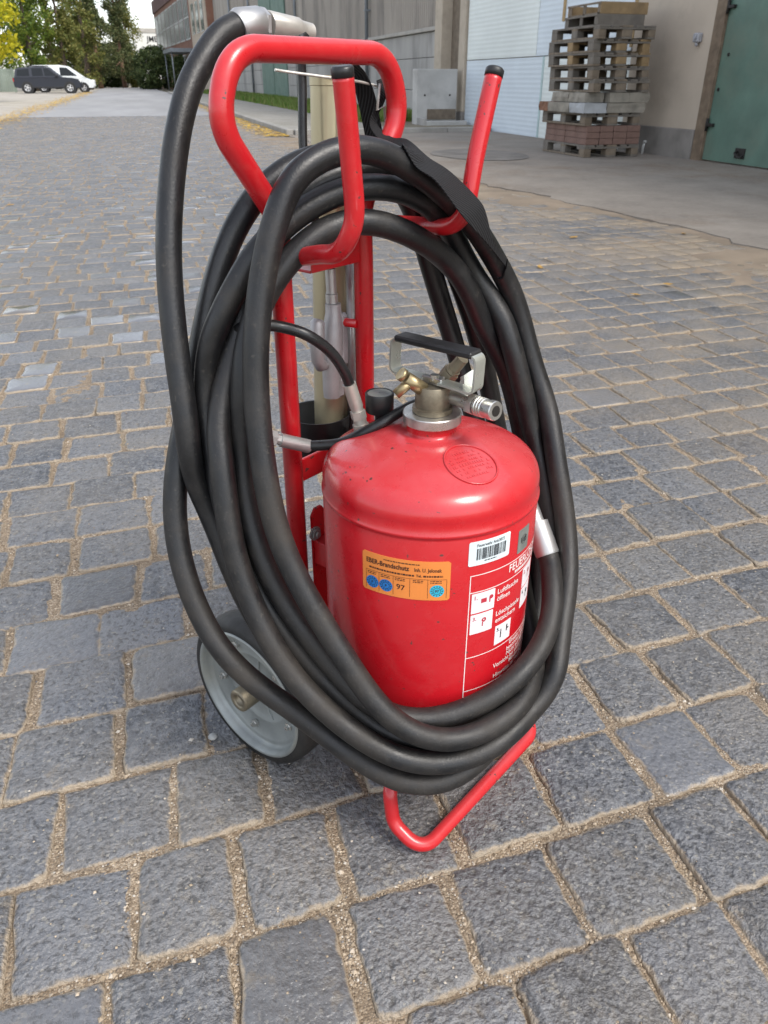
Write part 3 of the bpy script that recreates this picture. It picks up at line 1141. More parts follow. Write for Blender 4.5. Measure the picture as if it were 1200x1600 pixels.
for yp in (25.05, 36.2, 50.2, 59.6):
    d = MB()
    d.cyl((WX - 0.08, yp, 0.05), (WX - 0.08, yp, 8.1), 0.055, 0.055, 12)
    for z in (0.8, 2.6, 4.4, 6.2):
        d.box(WX - 0.15, WX + 0.02, yp - 0.07, yp + 0.07, z, z + 0.04)
    part(d, 'downpipe', 'downpipe', hall)
gd = part(facade(WX - 0.05, WX + 0.02, 39.0, 46.6, 0.06, 4.9, 0.01), 'gate', 'faded_green', hall)
gd['label'] = 'tall faded green sliding gate'
part(facade(WX - 0.08, WX - 0.052, 42.6, 42.75, 0.06, 4.9), 'gate_rib', 'faded_green', hall)
part(facade(WX - 0.1, WX + 0.25, 18.9, 73, 8.2, 8.4), 'roof', 'roofing', hall)

# concrete wall block in front of the pier, with a low trough
plain('pale_concrete', (0.44, 0.43, 0.41), 0.9, 0, 0.12, 2.5, 0.2, 40, 0.004, (0.22, 0.21, 0.20), 1.6, 0.6, space='pos')
cb = empty('concrete_block', (5.75, 17.55, 0))
tag(cb, 'grey cast concrete wall block with a recess standing before the beige pier', 'concrete block')
part(facade(5.72, 6.62, 17.45, 17.75, 0.012, 1.10, 0.012), 'slab', 'pale_concrete', cb)
part(facade(5.80, 6.70, 16.98, 17.12, 0.012, 0.15, 0.01), 'front_kerb', 'pale_concrete', cb)
part(facade(5.96, 6.60, 17.425, 17.452, 0.165, 0.36), 'recess', 'pier_dark', cb)
part(facade(5.735, 5.80, 17.0, 17.445, 0.012, 0.2, 0.006), 'side_cheek', 'concrete_panel', cb)
for x in (5.90, 6.46):
    part(MB().cyl((x, 17.44, 0.62), (x, 17.452, 0.62), 0.02, 0.02, 8), 'anchor_hole', 'dark_iron', cb)

# --- brick office wing further along
plain('brick_wall', (0.25, 0.125, 0.085), 0.9, 0, 0.2, 1.2, dirt=(0.30, 0.19, 0.14), dscale=0.7, space='pos')
plain('brick_cap', (0.15, 0.085, 0.075), 0.9, 0, 0.15, 1, space='pos')
bw = empty('brick_building', (6.4, 73, 0), R(3.2))
tag(bw, 'red brick office building with large upper windows beyond the hall', 'building')


def bpart(mb, name, mat):
    return mb.build(name, mat, bw)


bpart(facade(0, 9, 0.0, 46, -0.1, 8.1), 'wall', 'brick_wall')
bpart(facade(-0.12, 9, -0.1, 46.1, 8.1, 9.4), 'parapet', 'brick_cap')
bpart(facade(-0.10, 0.0, 0.0, 9.6, 0, 8.1), 'stair_wall', 'beige_plaster')
for k, y0 in enumerate((1.2, 4.0, 6.8)):
    for z0, z1 in ((1.4, 3.2), (4.4, 6.6)):
        o = bpart(facade(-0.135, -0.102, y0, y0 + 1.5, z0, z1), 'window', 'window_glass')
        MB().box(-0.165, -0.137, y0 - 0.05, y0 + 1.55, z0 - 0.06, z0, 0).build('sill', 'white_frame', o)
for k in range(8):
    y0 = 11.2 + k * 4.3
    for z0, z1 in ((1.1, 3.0), (4.2, 7.6)):
        o = bpart(facade(-0.03, -0.002, y0, y0 + 3.4, z0, z1), 'window', 'window_glass')
        f = MB()
        for q in range(4):
            yy = y0 + q * 3.4 / 3
            f.box(-0.06, -0.032, yy - 0.05, yy + 0.05, z0, z1)
        for zz in (z0, (z0 + z1) / 2, z1):
            f.box(-0.058, -0.034, y0, y0 + 3.4, zz - 0.05, zz + 0.05)
        f.build('window_frame', 'white_frame', o)
cn = MB()
cn.box(-2.1, 0.0, 10.2, 17.0, 3.1, 3.42, 0.02)
bpart(cn, 'canopy', 'downpipe')
for y in (10.5, 16.7):
    bpart(MB().cyl((-1.95, y, 0), (-1.95, y, 3.1), 0.06, 0.06, 8), 'canopy_post', 'downpipe')

# --- white industrial building far off
fb = empty('far_building', (5, 170, 0))
tag(fb, 'distant white industrial building with dark lettering above the shrubs', 'building')
part(facade(1.5, 24, 170, 195, 0, 8.4), 'wall', 'far_white', fb)
part(facade(1.4, 24.1, 169.9, 195.1, 8.4, 9.1), 'roof_edge', 'ledge', fb)
tv, tf = text_mesh('JMEX', 2.0, 'LEFT', 0.03)
lt = MB()
lt.add([(3.75 + x * 0.62, 169.94, 7.0 + y * 0.62) for x, y, z in tv], tf)
part(lt, 'lettering', 'black_print', fb)

# --- board fence beside the parked cars
plain('fence_board', (0.17, 0.20, 0.165), 0.9, 0, 0.25, 1.5, dirt=(0.10, 0.13, 0.09), dscale=2, space='pos', vstretch=(1, 1, 0.3))
fe = empty('board_fence', (-14, 79, 0))
tag(fe, 'weathered grey-green board fence left of the parked pickup', 'fence')
fm = MB()
q = random.Random(4)
x = -46.0
while x < -9.35:
    fm.box(x, x + 0.14, 78.9 + q.uniform(0, .02), 78.93 + q.uniform(0, .02), 0.03, 1.72 + q.uniform(-.03, .03))
    x += 0.15
fbo = part(fm, 'boards', 'fence_board', fe)
fbo['kind'] = 'stuff'
for x in [-9.4 - 2.5 * k for k in range(15)]:
    part(MB().box(x - .06, x + .06, 78.96, 79.08, -0.05, 1.8), 'post', 'fence_board', fe)
for z in (0.4, 1.4):
    part(MB().box(-46, -9.3, 78.955, 79.0, z, z + 0.09), 'rail', 'fence_board', fe)

# ------------------------------------------------------------------ trees
plain('bark', (0.10, 0.075, 0.055), 0.9, 0, 0.3, 5, 0.5, 30, 0.02)
plain('pine_bark', (0.20, 0.115, 0.075), 0.9, 0, 0.3, 5, 0.5, 30, 0.02)
leaf_material('leaf_yellow', [(0.40, 0.40, 0.02), (0.55, 0.50, 0.03), (0.64, 0.56, 0.04), (0.32, 0.37, 0.03)], 0.45)
leaf_material('leaf_green', [(0.07, 0.12, 0.022), (0.115, 0.18, 0.03), (0.18, 0.24, 0.04), (0.26, 0.29, 0.05)], 0.4)
leaf_material('leaf_olive', [(0.10, 0.125, 0.032), (0.15, 0.165, 0.045), (0.21, 0.21, 0.06), (0.27, 0.24, 0.075)], 0.35)
leaf_material('leaf_pine', [(0.06, 0.085, 0.035), (0.095, 0.12, 0.045), (0.135, 0.155, 0.06), (0.18, 0.165, 0.075)], 0.25)
leaf_material('leaf_dark', [(0.035, 0.055, 0.022), (0.055, 0.085, 0.03), (0.085, 0.115, 0.04), (0.115, 0.135, 0.05)], 0.2)


def tree(name, label, x, y, h, z0, rx, mat, cat, n_clump, per, size, seed, kind='round', bark='bark', rc=0.55, group=None):
    q = random.Random(seed)
    root = empty(name, (x, y, 0))
    tag(root, label, cat, group)
    cl_ = []
    for _ in range(n_clump):
        t = q.random()
        zz = z0 + (h - z0) * t
        if kind == 'round':
            w = rx * math.sqrt(max(0.05, 1 - (2 * t - 0.9) ** 2 * 0.82))
        elif kind == 'cone':
            w = rx * (1.02 - t) ** 0.75 + 0.15
        else:                       # pine: layered, open
            w = rx * (0.55 + 0.45 * math.sin(t * 9 + seed)) * (1.1 - t * 0.5)
        a = q.uniform(0, 2 * math.pi)
        r_ = w * math.sqrt(q.uniform(0.12, 1.0)) * q.uniform(0.85, 1.12)
        cl_.append(Vector((r_ * math.cos(a), r_ * math.sin(a), zz)))
    tr = MB()
    top = h * 0.86
    wob = [Vector((0.15 * noise.noise((seed, k, 0)) * k * 0.3, 0.15 * noise.noise((seed, k, 5)) * k * 0.3, top * k / 7)) for k in range(8)]
    tr.tube([p + (Vector((0, 0, -0.06)) if k == 0 else Vector()) for k, p in enumerate(wob)], [0.035 * h * (1 - 0.86 * k / 7) * 0.62 for k in range(8)], 8)
    for c in cl_[:22]:
        zt = max(0.25 * top, min(top * 0.95, c.z - 0.35 * math.hypot(c.x, c.y)))
        p0 = Vector((0, 0, zt))
        tr.tube([p0, p0.lerp(c, 0.5) + Vector((0, 0, 0.1)), c], [0.010 * h * 0.5, 0.006 * h * 0.5, 0.004], 5)
    tr.build('trunk', bark, root)
    cr = MB()
    for c in cl_:
        rr_ = rc * q.uniform(0.6, 1.3)
        for _ in range(per):
            d = Vector((q.gauss(0, 1), q.gauss(0, 1), q.gauss(0, 0.75)))
            d = d * (rr_ * q.random() ** 0.4 / max(0.3, d.length))
            p = c + d
            if p.z < 0.05:
                p.z = q.uniform(0.05, 0.4)
            s = size * q.uniform(0.55, 1.35)
            e1 = Vector((q.gauss(0, 1), q.gauss(0, 1), q.gauss(0, 0.8))).normalized()
            e2 = e1.cross(Vector((q.gauss(0, 1), q.gauss(0, 1), q.gauss(0, 1)))).normalized()
            wd = 0.55 if kind != 'pine' else 0.4
            cr.add([p - e1 * s * .5, p + e2 * s * .5 * wd, p + e1 * s * .5, p - e2 * s * .5 * wd], [(0, 1, 2, 3)])
    me = cr.mesh('crown')
    me.materials.append(MATS[mat])
    o = bpy.data.objects.new('crown', me)
    COL.objects.link(o)
    o.parent = root
    return root


GT = 'trees closing the end of the road'
tree('maple_tree', 'bright yellow autumn tree hanging in at the upper left corner', -6.9, 44.0, 8.5, 1.9, 2.7, 'leaf_yellow', 'tree', 150, 90, 0.20, 1, 'round', rc=0.6)
tree('leafy_tree', 'green leafy tree behind the fence at the far left', -12.2, 84, 13, 1.4, 3.6, 'leaf_green', 'tree', 130, 85, 0.30, 2, rc=0.85, group=GT)
tree('leafy_tree', 'green leafy tree directly behind the pickup cab', -8.6, 88, 12.5, 1.2, 2.3, 'leaf_green', 'tree', 110, 85, 0.30, 3, rc=0.8, group=GT)
tree('conical_tree', 'olive green conical tree rising above the white van', -5.9, 90, 11.5, 0.8, 1.8, 'leaf_olive', 'tree', 90, 85, 0.28, 4, 'cone', rc=0.6, group=GT)
tree('conical_tree', 'slender olive tree between the conical tree and the pines', -4.3, 100, 14, 0.6, 1.9, 'leaf_olive', 'tree', 90, 85, 0.30, 5, 'cone', rc=0.65, group=GT)
tree('pine_tree', 'tall pine with open crown left of the road end', -3.6, 112, 15, 1.6, 3.0, 'leaf_pine', 'tree', 130, 90, 0.34, 6, 'pine', 'pine_bark', 0.75, GT)
tree('pine_tree', 'tall pine with reddish trunk over the road end', -0.9, 121, 14.5, 1.2, 2.9, 'leaf_pine', 'tree', 130, 90, 0.34, 7, 'pine', 'pine_bark', 0.8, GT)
tree('pine_tree', 'pine nearest the strip of open sky', 0.1, 128, 10.2, 0.8, 2.2, 'leaf_olive', 'tree', 100, 90, 0.34, 8, 'pine', 'pine_bark', 0.75, GT)
tree('pine_tree', 'pine between the slender olive tree and the tall open pine', -4.9, 123, 17, 1.0, 3.1, 'leaf_pine', 'tree', 140, 90, 0.36, 16, 'pine', 'pine_bark', 0.85, GT)
tree('shrub', 'dark undergrowth below the pines at the end of the road', -2.6, 127, 5.0, 0.1, 3.4, 'leaf_dark', 'shrub', 110, 90, 0.34, 9, rc=0.8, group=GT)
tree('shrub', 'dark evergreen shrub behind the nose of the white van', -6.4, 116, 5.5, 0.1, 3.0, 'leaf_dark', 'shrub', 90, 90, 0.34, 10, rc=0.8, group=GT)
tree('leafy_tree', 'green tree filling the gap behind the fence end', -15.5, 98, 14, 0.8, 4.2, 'leaf_olive', 'tree', 130, 80, 0.36, 11, rc=0.95, group=GT)
tree('leafy_tree', 'tall green tree behind the conical tree', -8.2, 108, 16, 0.8, 3.6, 'leaf_green', 'tree', 130, 85, 0.36, 12, rc=0.9, group=GT)
tree('shrub', 'broad dark green evergreen bush right of the road end', 2.75, 100, 3.9, 0.1, 2.35, 'leaf_dark', 'shrub', 150, 110, 0.24, 13, rc=0.5)
tree('shrub', 'yellowish shrub between the pines and the dark bush', 0.55, 124, 3.6, 0.1, 1.1, 'leaf_olive', 'shrub', 50, 80, 0.28, 14, rc=0.5)
tree('shrub', 'small dark bush in front of the brick building', 5.0, 92, 3.0, 0.1, 1.0, 'leaf_dark', 'shrub', 50, 80, 0.22, 15, rc=0.45)

# ------------------------------------------------------------------ parked vehicles
paint_material('car_blue', (0.012, 0.015, 0.025), 0.45, 0.1, False, None, 0.05)
paint_material('van_white', (0.66, 0.68, 0.68), 0.35, 0.1, False, None, 0.4)
plain('car_glass', (0.012, 0.014, 0.016), 0.12, 0, 0.1, 3, spec=0.25)
plain('car_trim', (0.018, 0.018, 0.02), 0.6)
plain('alloy', (0.55, 0.55, 0.56), 0.35, 0.7)
plain('head_lamp', (0.7, 0.72, 0.72), 0.12)
plain('tail_lamp', (0.35, 0.02, 0.02), 0.25)


def car_wheel(root, x, y, r_, w):
    M = Matrix.Translation((x, y, r_)) @ Matrix.Rotation(R(90), 4, 'X')
    o = MB().lathe([(r_ * .62, -w / 2), (r_ * .93, -w / 2), (r_, -w * .3), (r_, w * .3), (r_ * .93, w / 2), (r_ * .62, w / 2)], 24, M, True, True).build('wheel', 'tyre', root, angle=40)
    rim = MB()
    rim.lathe([(r_ * .62, w * .45), (r_ * .55, w * .47), (r_ * .5, w * .2)], 24, M)
    for k in range(5):
        Mk = M @ Matrix.Rotation(2 * math.pi * k / 5, 4, 'Z')
        rim.box(0.02, r_ * .6, -r_ * .11, r_ * .11, w * .28, w * .44, 0.01, Mk)
    rim.lathe([(0.001, w * .46), (r_ * .15, w * .45), (r_ * .15, w * .2)], 14, M)
    rim.build('rim', 'alloy', o)
    return o


def vehicle(name, label, cat, loc, rz, low, cab, width, paint, windows, wheels, wr, lights):
    """low: lower body outline (x, z); cab: glasshouse outline; extruded and narrowed towards the roof."""
    root = empty(name, loc, rz)
    tag(root, label, cat)

    def loft(poly, w_at):
        mb = MB()
        n_ = len(poly)
        secs = (-1.0, -0.94, 0.94, 1.0)
        vs = []
        cx = sum(p[0] for p in poly) / n_
        cz = sum(p[1] for p in poly) / n_
        for s in secs:
            k = 0.965 if abs(s) == 1 else 1
            for x_, z_ in poly:
                vs.append((cx + (x_ - cx) * k, s * w_at(z_) / 2, cz + (z_ - cz) * k))
        fs = []
        for i in range(3):
            for j in range(n_):
                j2 = (j + 1) % n_
                fs.append((i * n_ + j, i * n_ + j2, (i + 1) * n_ + j2, (i + 1) * n_ + j))
        fs += [tuple(range(n_)), tuple(range(3 * n_, 4 * n_))]
        return mb.add(vs, fs)

    belt = max(z for x_, z in low)
    roof = max(z for x_, z in cab)
    wa = lambda z_: width if z_ <= belt else width - 0.42 * (z_ - belt) / max(0.01, roof - belt) * 0.9
    loft(low, wa).build('body', paint, root)
    loft(cab, wa).build('cabin', paint, root)
    for poly in windows:
        for s in (-1, 1):
            mb = MB()
            out = [(x_, s * (wa(z_) / 2 + 0.004), z_) for x_, z_ in poly]
            inn = [(x_, s * (wa(z_) / 2 - 0.05), z_) for x_, z_ in poly]
            m_ = len(poly)
            mb.add(out + inn, [tuple(range(m_)), tuple(range(2 * m_ - 1, m_ - 1, -1))] + [(i, (i + 1) % m_, m_ + (i + 1) % m_, m_ + i) for i in range(m_)])
            mb.build('window', 'car_glass', root)
    for x_ in wheels:
        for s in (-1, 1):
            MB().cyl((x_, s * (width / 2 - 0.23), wr), (x_, s * (width / 2 + 0.006), wr), wr * 1.16, wr * 1.16, 24).build('wheel_arch', 'car_trim', root)
            w_ = car_wheel(root, x_, s * (width / 2 - 0.09), wr, 0.24)
            if s > 0:
                pass
    for (x0, x1, z0, z1, y0, y1, mat, nm) in lights:
        for s in (-1, 1):
            a, c = sorted((s * y0, s * y1))
            MB().box(x0, x1, a, c, z0, z1, 0.02).build(nm, mat, root)
    return root


pk = vehicle('pickup_truck', 'dark blue-grey double-cab pickup parked sideways by the fence', 'pickup', (-6.1, 72.6, 0), 0,
             [(-2.45, 0.42), (-2.50, 0.95), (-2.44, 1.06), (0.95, 1.10), (1.75, 1.04), (2.25, 0.92), (2.38, 0.72), (2.36, 0.40), (2.0, 0.34), (-2.1, 0.34)],
             [(-2.36, 1.05), (-2.22, 1.60), (-1.95, 1.73), (-0.3, 1.80), (0.18, 1.75), (0.98, 1.09)], 1.92, 'car_blue',
             [[(-2.18, 1.16), (-2.06, 1.58), (-1.26, 1.64), (-1.26, 1.16)], [(-1.06, 1.16), (-1.06, 1.67), (-0.32, 1.69), (-0.26, 1.16)], [(-0.18, 1.16), (-0.22, 1.69), (0.12, 1.65), (0.70, 1.17)]],
             (-1.55, 1.50), 0.38,
             [(2.12, 2.37, 0.74, 0.93, 0.55, 0.93, 'head_lamp', 'headlight'), (-2.50, -2.40, 0.78, 1.02, 0.80, 0.955, 'tail_lamp', 'tail_light'), (0.58, 0.76, 1.12, 1.28, 0.98, 1.14, 'car_trim', 'mirror')])
MB().box(2.2, 2.42, -0.9, 0.9, 0.40, 0.66, 0.04).build('bumper', 'car_trim', pk)
MB().box(-1.2, 1.1, -0.985, -0.955, 0.38, 0.46, 0.01).build('side_step', 'car_trim', pk)
for s in (-0.62, 0.62):
    MB().box(-1.4, 0.1, s - .025, s + .025, 1.80, 1.85, 0.01).build('roof_rail', 'car_trim', pk)
for x_ in (-0.1, -0.93):
    MB().box(x_ - .09, x_ + .06, -0.978, -0.955, 0.98, 1.01).build('door_handle', 'car_trim', pk)
vehicle('white_van', 'white van parked behind the dark pickup, only nose and roof showing', 'van', (-5.4, 78.2, 0), 0,
        [(-2.5, 0.40), (-2.55, 1.0), (-2.45, 1.15), (1.0, 1.15), (1.9, 1.02), (2.42, 0.78), (2.48, 0.50), (2.3, 0.32), (-2.3, 0.32)],
        [(-2.45, 1.10), (-2.40, 1.82), (-2.2, 1.95), (-0.1, 1.98), (0.55, 1.88), (1.75, 1.06)], 1.95, 'van_white',
        [[(-0.15, 1.2), (-0.15, 1.80), (0.40, 1.78), (1.15, 1.2)], [(-2.2, 1.22), (-2.2, 1.78), (-1.5, 1.8), (-1.5, 1.22)]], (-1.6, 1.55), 0.34,
        [(2.15, 2.44, 0.72, 0.92, 0.6, 0.95, 'head_lamp', 'headlight'), (-2.56, -2.46, 0.7, 1.2, 0.85, 0.97, 'tail_lamp', 'tail_light')])

# ------------------------------------------------------------------ pallet stack by the beige wall
plain('pallet_wood', (0.185, 0.145, 0.105), 0.9, 0, 0.3, 4, 0.3, 60, 0.003, (0.11, 0.095, 0.08), 3, 0.7, vstretch=(1, 4, 1))
plain('pallet_grey', (0.165, 0.145, 0.122), 0.9, 0, 0.25, 4, 0.3, 60, 0.003, (0.11, 0.10, 0.09), 3, 0.7, vstretch=(1, 4, 1))
plain('pallet_new', (0.27, 0.185, 0.095), 0.85, 0, 0.25, 5, 0.2, 60, 0.003, (0.18, 0.12, 0.07), 3, 0.6, vstretch=(1, 4, 1))
plain('red_paver', (0.19, 0.115, 0.092), 0.9, 0, 0.2, 9, 0.3, 80, 0.003, (0.12, 0.085, 0.07), 5, 0.6)
plain('kerb_block', (0.26, 0.235, 0.195), 0.95, 0, 0.25, 7, 0.6, 55, 0.008, (0.14, 0.125, 0.10), 5, 0.7)
plain('rust_block', (0.20, 0.10, 0.06), 0.95, 0, 0.25, 7, 0.5, 55, 0.008)
plain('pale_block', (0.37, 0.38, 0.39), 0.9, 0, 0.15, 7, 0.3, 55, 0.005)


def pallet_proto(name, mats, L=1.2, W=0.8, seed=0, hgt=0.144):
    """Euro pallet: long side along Y, origin at its near road-side corner."""
    q = random.Random(seed)
    root = empty(name)
    k = hgt / 0.144
    mt = lambda: q.choice(mats)
    for yb in (0.0, L / 2 - 0.0725, L - 0.145):           # cross boards under the deck
        pass
    for (x0, w) in ((0, .1), (W / 2 - .0725, .145), (W - .1, .1)):      # bottom runners
        MB().box(x0, x0 + w, 0, L, 0, 0.022 * k, 0.003).build('runner_board', mt(), root)
        for yb in (0.0, L / 2 - 0.0725, L - 0.145):
            MB().box(x0, x0 + w, yb + q.uniform(0, .006), yb + 0.145, 0.0225 * k, 0.0995 * k, 0.004).build('block', mt(), root)
    for yb in (0.0, L / 2 - 0.0725, L - 0.145):
        MB().box(0, W, yb, yb + 0.145, 0.100 * k, 0.1215 * k, 0.003).build('cross_board', mt(), root)
    for x0, w in ((0, .145), (.175, .1), (W / 2 - .0725, .145), (W - .275, .1), (W - .145, .145)):
        MB().box(x0, x0 + w, q.uniform(-.004, .004), L + q.uniform(-.004, .004), 0.122 * k, 0.144 * k, 0.003).build('deck_board', mt(), root)
    return root


PX, PY = 5.56, 9.90
GP = 'wooden pallets stacked by the beige wall'
protos = [pallet_proto('wooden_pallet', ['pallet_wood', 'pallet_grey', 'pallet_grey'], seed=1), pallet_proto('wooden_pallet', ['pallet_wood', 'pallet_grey', 'pallet_new'], seed=2)]
used = [False, False]


def put_pallet(kind, x, y, z, rz, label):
    o = protos[kind] if not used[kind] else copy_tree(protos[kind])
    used[kind] = True
    o.location = (x, y, z)
    o.rotation_euler = (0, 0, R(rz))
    tag(o, label, 'pallet', GP)


put_pallet(0, PX, PY, 0.013, 0, 'bottom wooden pallet on the ground carrying the reddish pavers')
z_b = 0.158
q = random.Random(21)
for j in range(4):
    for i in range(4):
        if i > 0 and j > 0:
            continue
        for k in range(3):
            mb = MB()
            mb.box(0, 0.192, 0, 0.286, 0, 0.073, 0.006)
            o = mb.build('paving_brick', 'red_paver', None, (PX + 0.01 + i * 0.198 + q.uniform(-.004, .004), PY + 0.01 + j * 0.295 + q.uniform(-.004, .004), z_b + k * 0.0745))
            where = 'at the near corner' if i == 0 and j == 0 else (('second', 'third', 'fourth')[max(i, j) - 1] + ' from the near corner along the ' + ('wall-side face' if i else 'left face'))
            tag(o, 'reddish paving brick in the ' + ('bottom', 'middle', 'top')[k] + ' course, ' + where, 'brick', 'reddish paving bricks')
z2 = z_b + 3 * 0.0745 + 0.001
put_pallet(0, PX - 0.03, PY + 0.01, z2, 0.6, 'pallet resting on the reddish pavers under the concrete blocks')
z3 = z2 + 0.1455


def block(name, label, x0, x1, y0, y1, z0, z1, mat, seed):
    mb = MB()
    q_ = random.Random(seed)
    n_ = 5
    vs, fs = [], []
    for a in range(n_ + 1):
        for (u_, w_) in ((0, 0), (0.5, -0.02), (1, 0), (1.02, 0.5), (1, 1), (0.5, 1.01), (0, 1), (-0.02, 0.5)):
            yy = y0 + (y1 - y0) * a / n_
            vs.append((x0 + (x1 - x0) * u_ + q_.uniform(-.009, .009), yy + q_.uniform(-.006, .006), z0 + 0.002 + (z1 - z0 - 0.004) * min(1, max(0, w_)) + (q_.uniform(-.006, 0) if w_ > .9 else 0)))
    for a in range(n_):
        for k in range(8):
            k2 = (k + 1) % 8
            fs.append((a * 8 + k, a * 8 + k2, (a + 1) * 8 + k2, (a + 1) * 8 + k))
    fs += [tuple(range(8)), tuple(range(n_ * 8, n_ * 8 + 8))]
    mb.add(vs, fs)
    tag(mb.build(name, mat), label, 'concrete block', 'old concrete blocks on the pallet stack')


hb = 0.118
block('concrete_kerb_block', 'rust brown block end at the left of the lower block layer', PX - 0.10, PX + 0.22, PY + 0.95, PY + 1.22, z3, z3 + hb, 'rust_block', 1)
block('concrete_kerb_block', 'long rough grey block along the front of the lower block layer', PX - 0.10, PX + 0.15, PY + 0.36, PY + 0.94, z3, z3 + hb, 'kerb_block', 2)
block('concrete_kerb_block', 'pale smooth block at the near corner of the lower layer', PX - 0.10, PX + 0.22, PY - 0.05, PY + 0.34, z3, z3 + hb, 'pale_block', 3)
block('concrete_kerb_block', 'dark rough block at the right of the lower block layer', PX + 0.26, PX + 0.80, PY + 0.0, PY + 0.40, z3, z3 + hb, 'kerb_block', 4)
block('concrete_kerb_block', 'chipped grey block at the left of the upper block layer', PX - 0.02, PX + 0.25, PY + 0.55, PY + 1.02, z3 + hb, z3 + 2 * hb, 'kerb_block', 5)
block('concrete_kerb_block', 'broken grey block in the middle of the upper block layer', PX - 0.02, PX + 0.25, PY + 0.10, PY + 0.53, z3 + hb, z3 + 2 * hb, 'kerb_block', 6)
block('concrete_kerb_block', 'speckled block under the near edge of the five pallets', PX + 0.28, PX + 0.56, PY + 0.0, PY + 0.6, z3 + hb, z3 + 2 * hb, 'kerb_block', 7)
block('concrete_kerb_block', 'sloping chipped block at the right end of the upper layer', PX + 0.58, PX + 0.86, PY + 0.02, PY + 0.6, z3 + hb, z3 + 2 * hb, 'kerb_block', 8)
z4 = z3 + 2 * hb
for k, (dx, dy, rz, kind, lab) in enumerate((
        (0.02, -0.02, 1.0, 0, 'lowest of the five pallets stacked on the concrete blocks'),
        (0.0, 0.02, -0.8, 0, 'second pallet from the bottom of the five-pallet pile'),
        (-0.02, 0.0, 0.6, 1, 'middle pallet of the five-pallet pile with yellowish blocks'),
        (-0.03, 0.02, 0.2, 1, 'fourth pallet up in the five-pallet pile'),
        (0.0, -0.03, 1.6, 0, 'uppermost full-size pallet of the five-pallet pile'))):
    put_pallet(kind, PX + dx, PY + dy, z4 + k * 0.1445, rz, lab)
z5 = z4 + 5 * 0.1445


def crate(label, x, y, z, mat_a, mat_b):
    root = empty('wooden_crate', (x, y, z))
    tag(root, label, 'crate', 'low wooden crates on top of the pallets')
    W, L, H_ = 0.66, 0.86, 0.128
    MB().box(0, W, 0, 0.022, 0, H_, 0.003).build('side_board', mat_a, root)
    MB().box(0, W, L - 0.022, L, 0, H_, 0.003).build('side_board', mat_a, root)
    for y_ in (0.024, L / 2 - .03, L - 0.085):
        MB().box(0.0, 0.02, y_, y_ + 0.06, 0.0, H_, 0.003).build('upright', mat_b, root)
    MB().box(0, W, 0.024, L - 0.024, -0.0005, 0.018, 0.002).build('floor_board', mat_b, root)
    MB().box(-0.012, 0.0, 0, L, H_ - 0.022, H_, 0.002).build('top_rail', mat_b, root)
    MB().box(W - 0.02, W, 0.024, L - 0.024, 0.02, H_, 0.002).build('back_board', mat_b, root)


crate('dark lower wooden crate on top of the pallet stack', PX + 0.10, PY + 0.22, z5 + 0.001, 'pallet_grey', 'pallet_grey')
crate('orange-brown wooden crate, topmost of the pallet stack', PX + 0.14, PY + 0.24, z5 + 0.131, 'pallet_new', 'pallet_wood')
# pale standpipe at the foot of the wall
wp = MB()
wp.tube(fillet([(6.62, 10.2, 0.0), (6.62, 10.2, 0.10), (6.63, 10.19, 0.16)], 0.03), [0.016] * len(fillet([(6.62, 10.2, 0.0), (6.62, 10.2, 0.10), (6.63, 10.19, 0.16)], 0.03)), 8)
wp.cyl((6.63, 10.19, 0.155), (6.63, 10.19, 0.18), 0.026, 0.02, 8)
tag(wp.build('standpipe', 'white_frame'), 'short pale standpipe at the foot of the beige wall right of the pallets', 'pipe')

# ------------------------------------------------------------------ the wheeled fire extinguisher
# local frame of the trolley: u across (left to right from its front), v towards its front, z up
TROLLEY_LOC, TROLLEY_ROT = (0.230, 0.631, 0.0), R(34.5)
tro = empty('wheeled_fire_extinguisher', TROLLEY_LOC, TROLLEY_ROT)
tag(tro, 'red wheeled fire extinguisher trolley with large red bottle on cobbles', 'fire extinguisher')


def L(u, v, z):
    return Vector((u, -v, z))


def Lp(pts):
    return [L(*p) for p in pts]


UC = 0.145
# frame: one bent tube, uprights and handle
half = [(0.0135 + 0.0565, -0.272, 0.085), (0.071, -0.272, 0.70), (0.073, -0.272, 0.765), (0.0, -0.272, 0.862), (0.022, -0.272, 0.927)]
full = [(u, v, z) for u, v, z in half] + [(2 * UC - u - 0.004, v, z) for u, v, z in reversed(half)]
fr = MB()
fr.tube(fillet(Lp(full), [0, .05, .05, .045, .045, .045, .045, .05, .05, 0], 9), 0.0125, 20)
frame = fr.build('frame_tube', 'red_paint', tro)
# hooks carrying the hose
LPt = [(0.071, -0.262, 0.7247), (0.0524, -0.195, 0.7402), (0.0415, -0.158, 0.7480), (0.0375, -0.138, 0.7640), (0.0380, -0.129, 0.7880), (0.0335, -0.128, 0.8302), (0.0288, -0.128, 0.8725), (0.025, -0.128, 0.9030)]
RPt = [(0.222, -0.262, 0.7470), (0.2400, -0.2, 0.7465), (0.2330, -0.158, 0.7500), (0.2305, -0.138, 0.7600), (0.2315, -0.129, 0.7780), (0.2411, -0.128, 0.8224), (0.2555, -0.128, 0.8663), (0.2685, -0.128, 0.9040)]
for pts in (LPt, RPt):
    mb = MB()
    path = catmull(Lp(pts), 5)
    mb.tube(path, 0.0098, 18)
    hk = mb.build('hook', 'red_paint', tro)
    d = (path[-1] - path[-2]).normalized()
    cp = MB()
    cp.tube([path[-1] - d * 0.001, path[-1] + d * 0.006, path[-1] + d * 0.008], [0.0103, 0.0103, 0.0085], 18)
    cp.build('end_cap', 'black_plastic', hk)
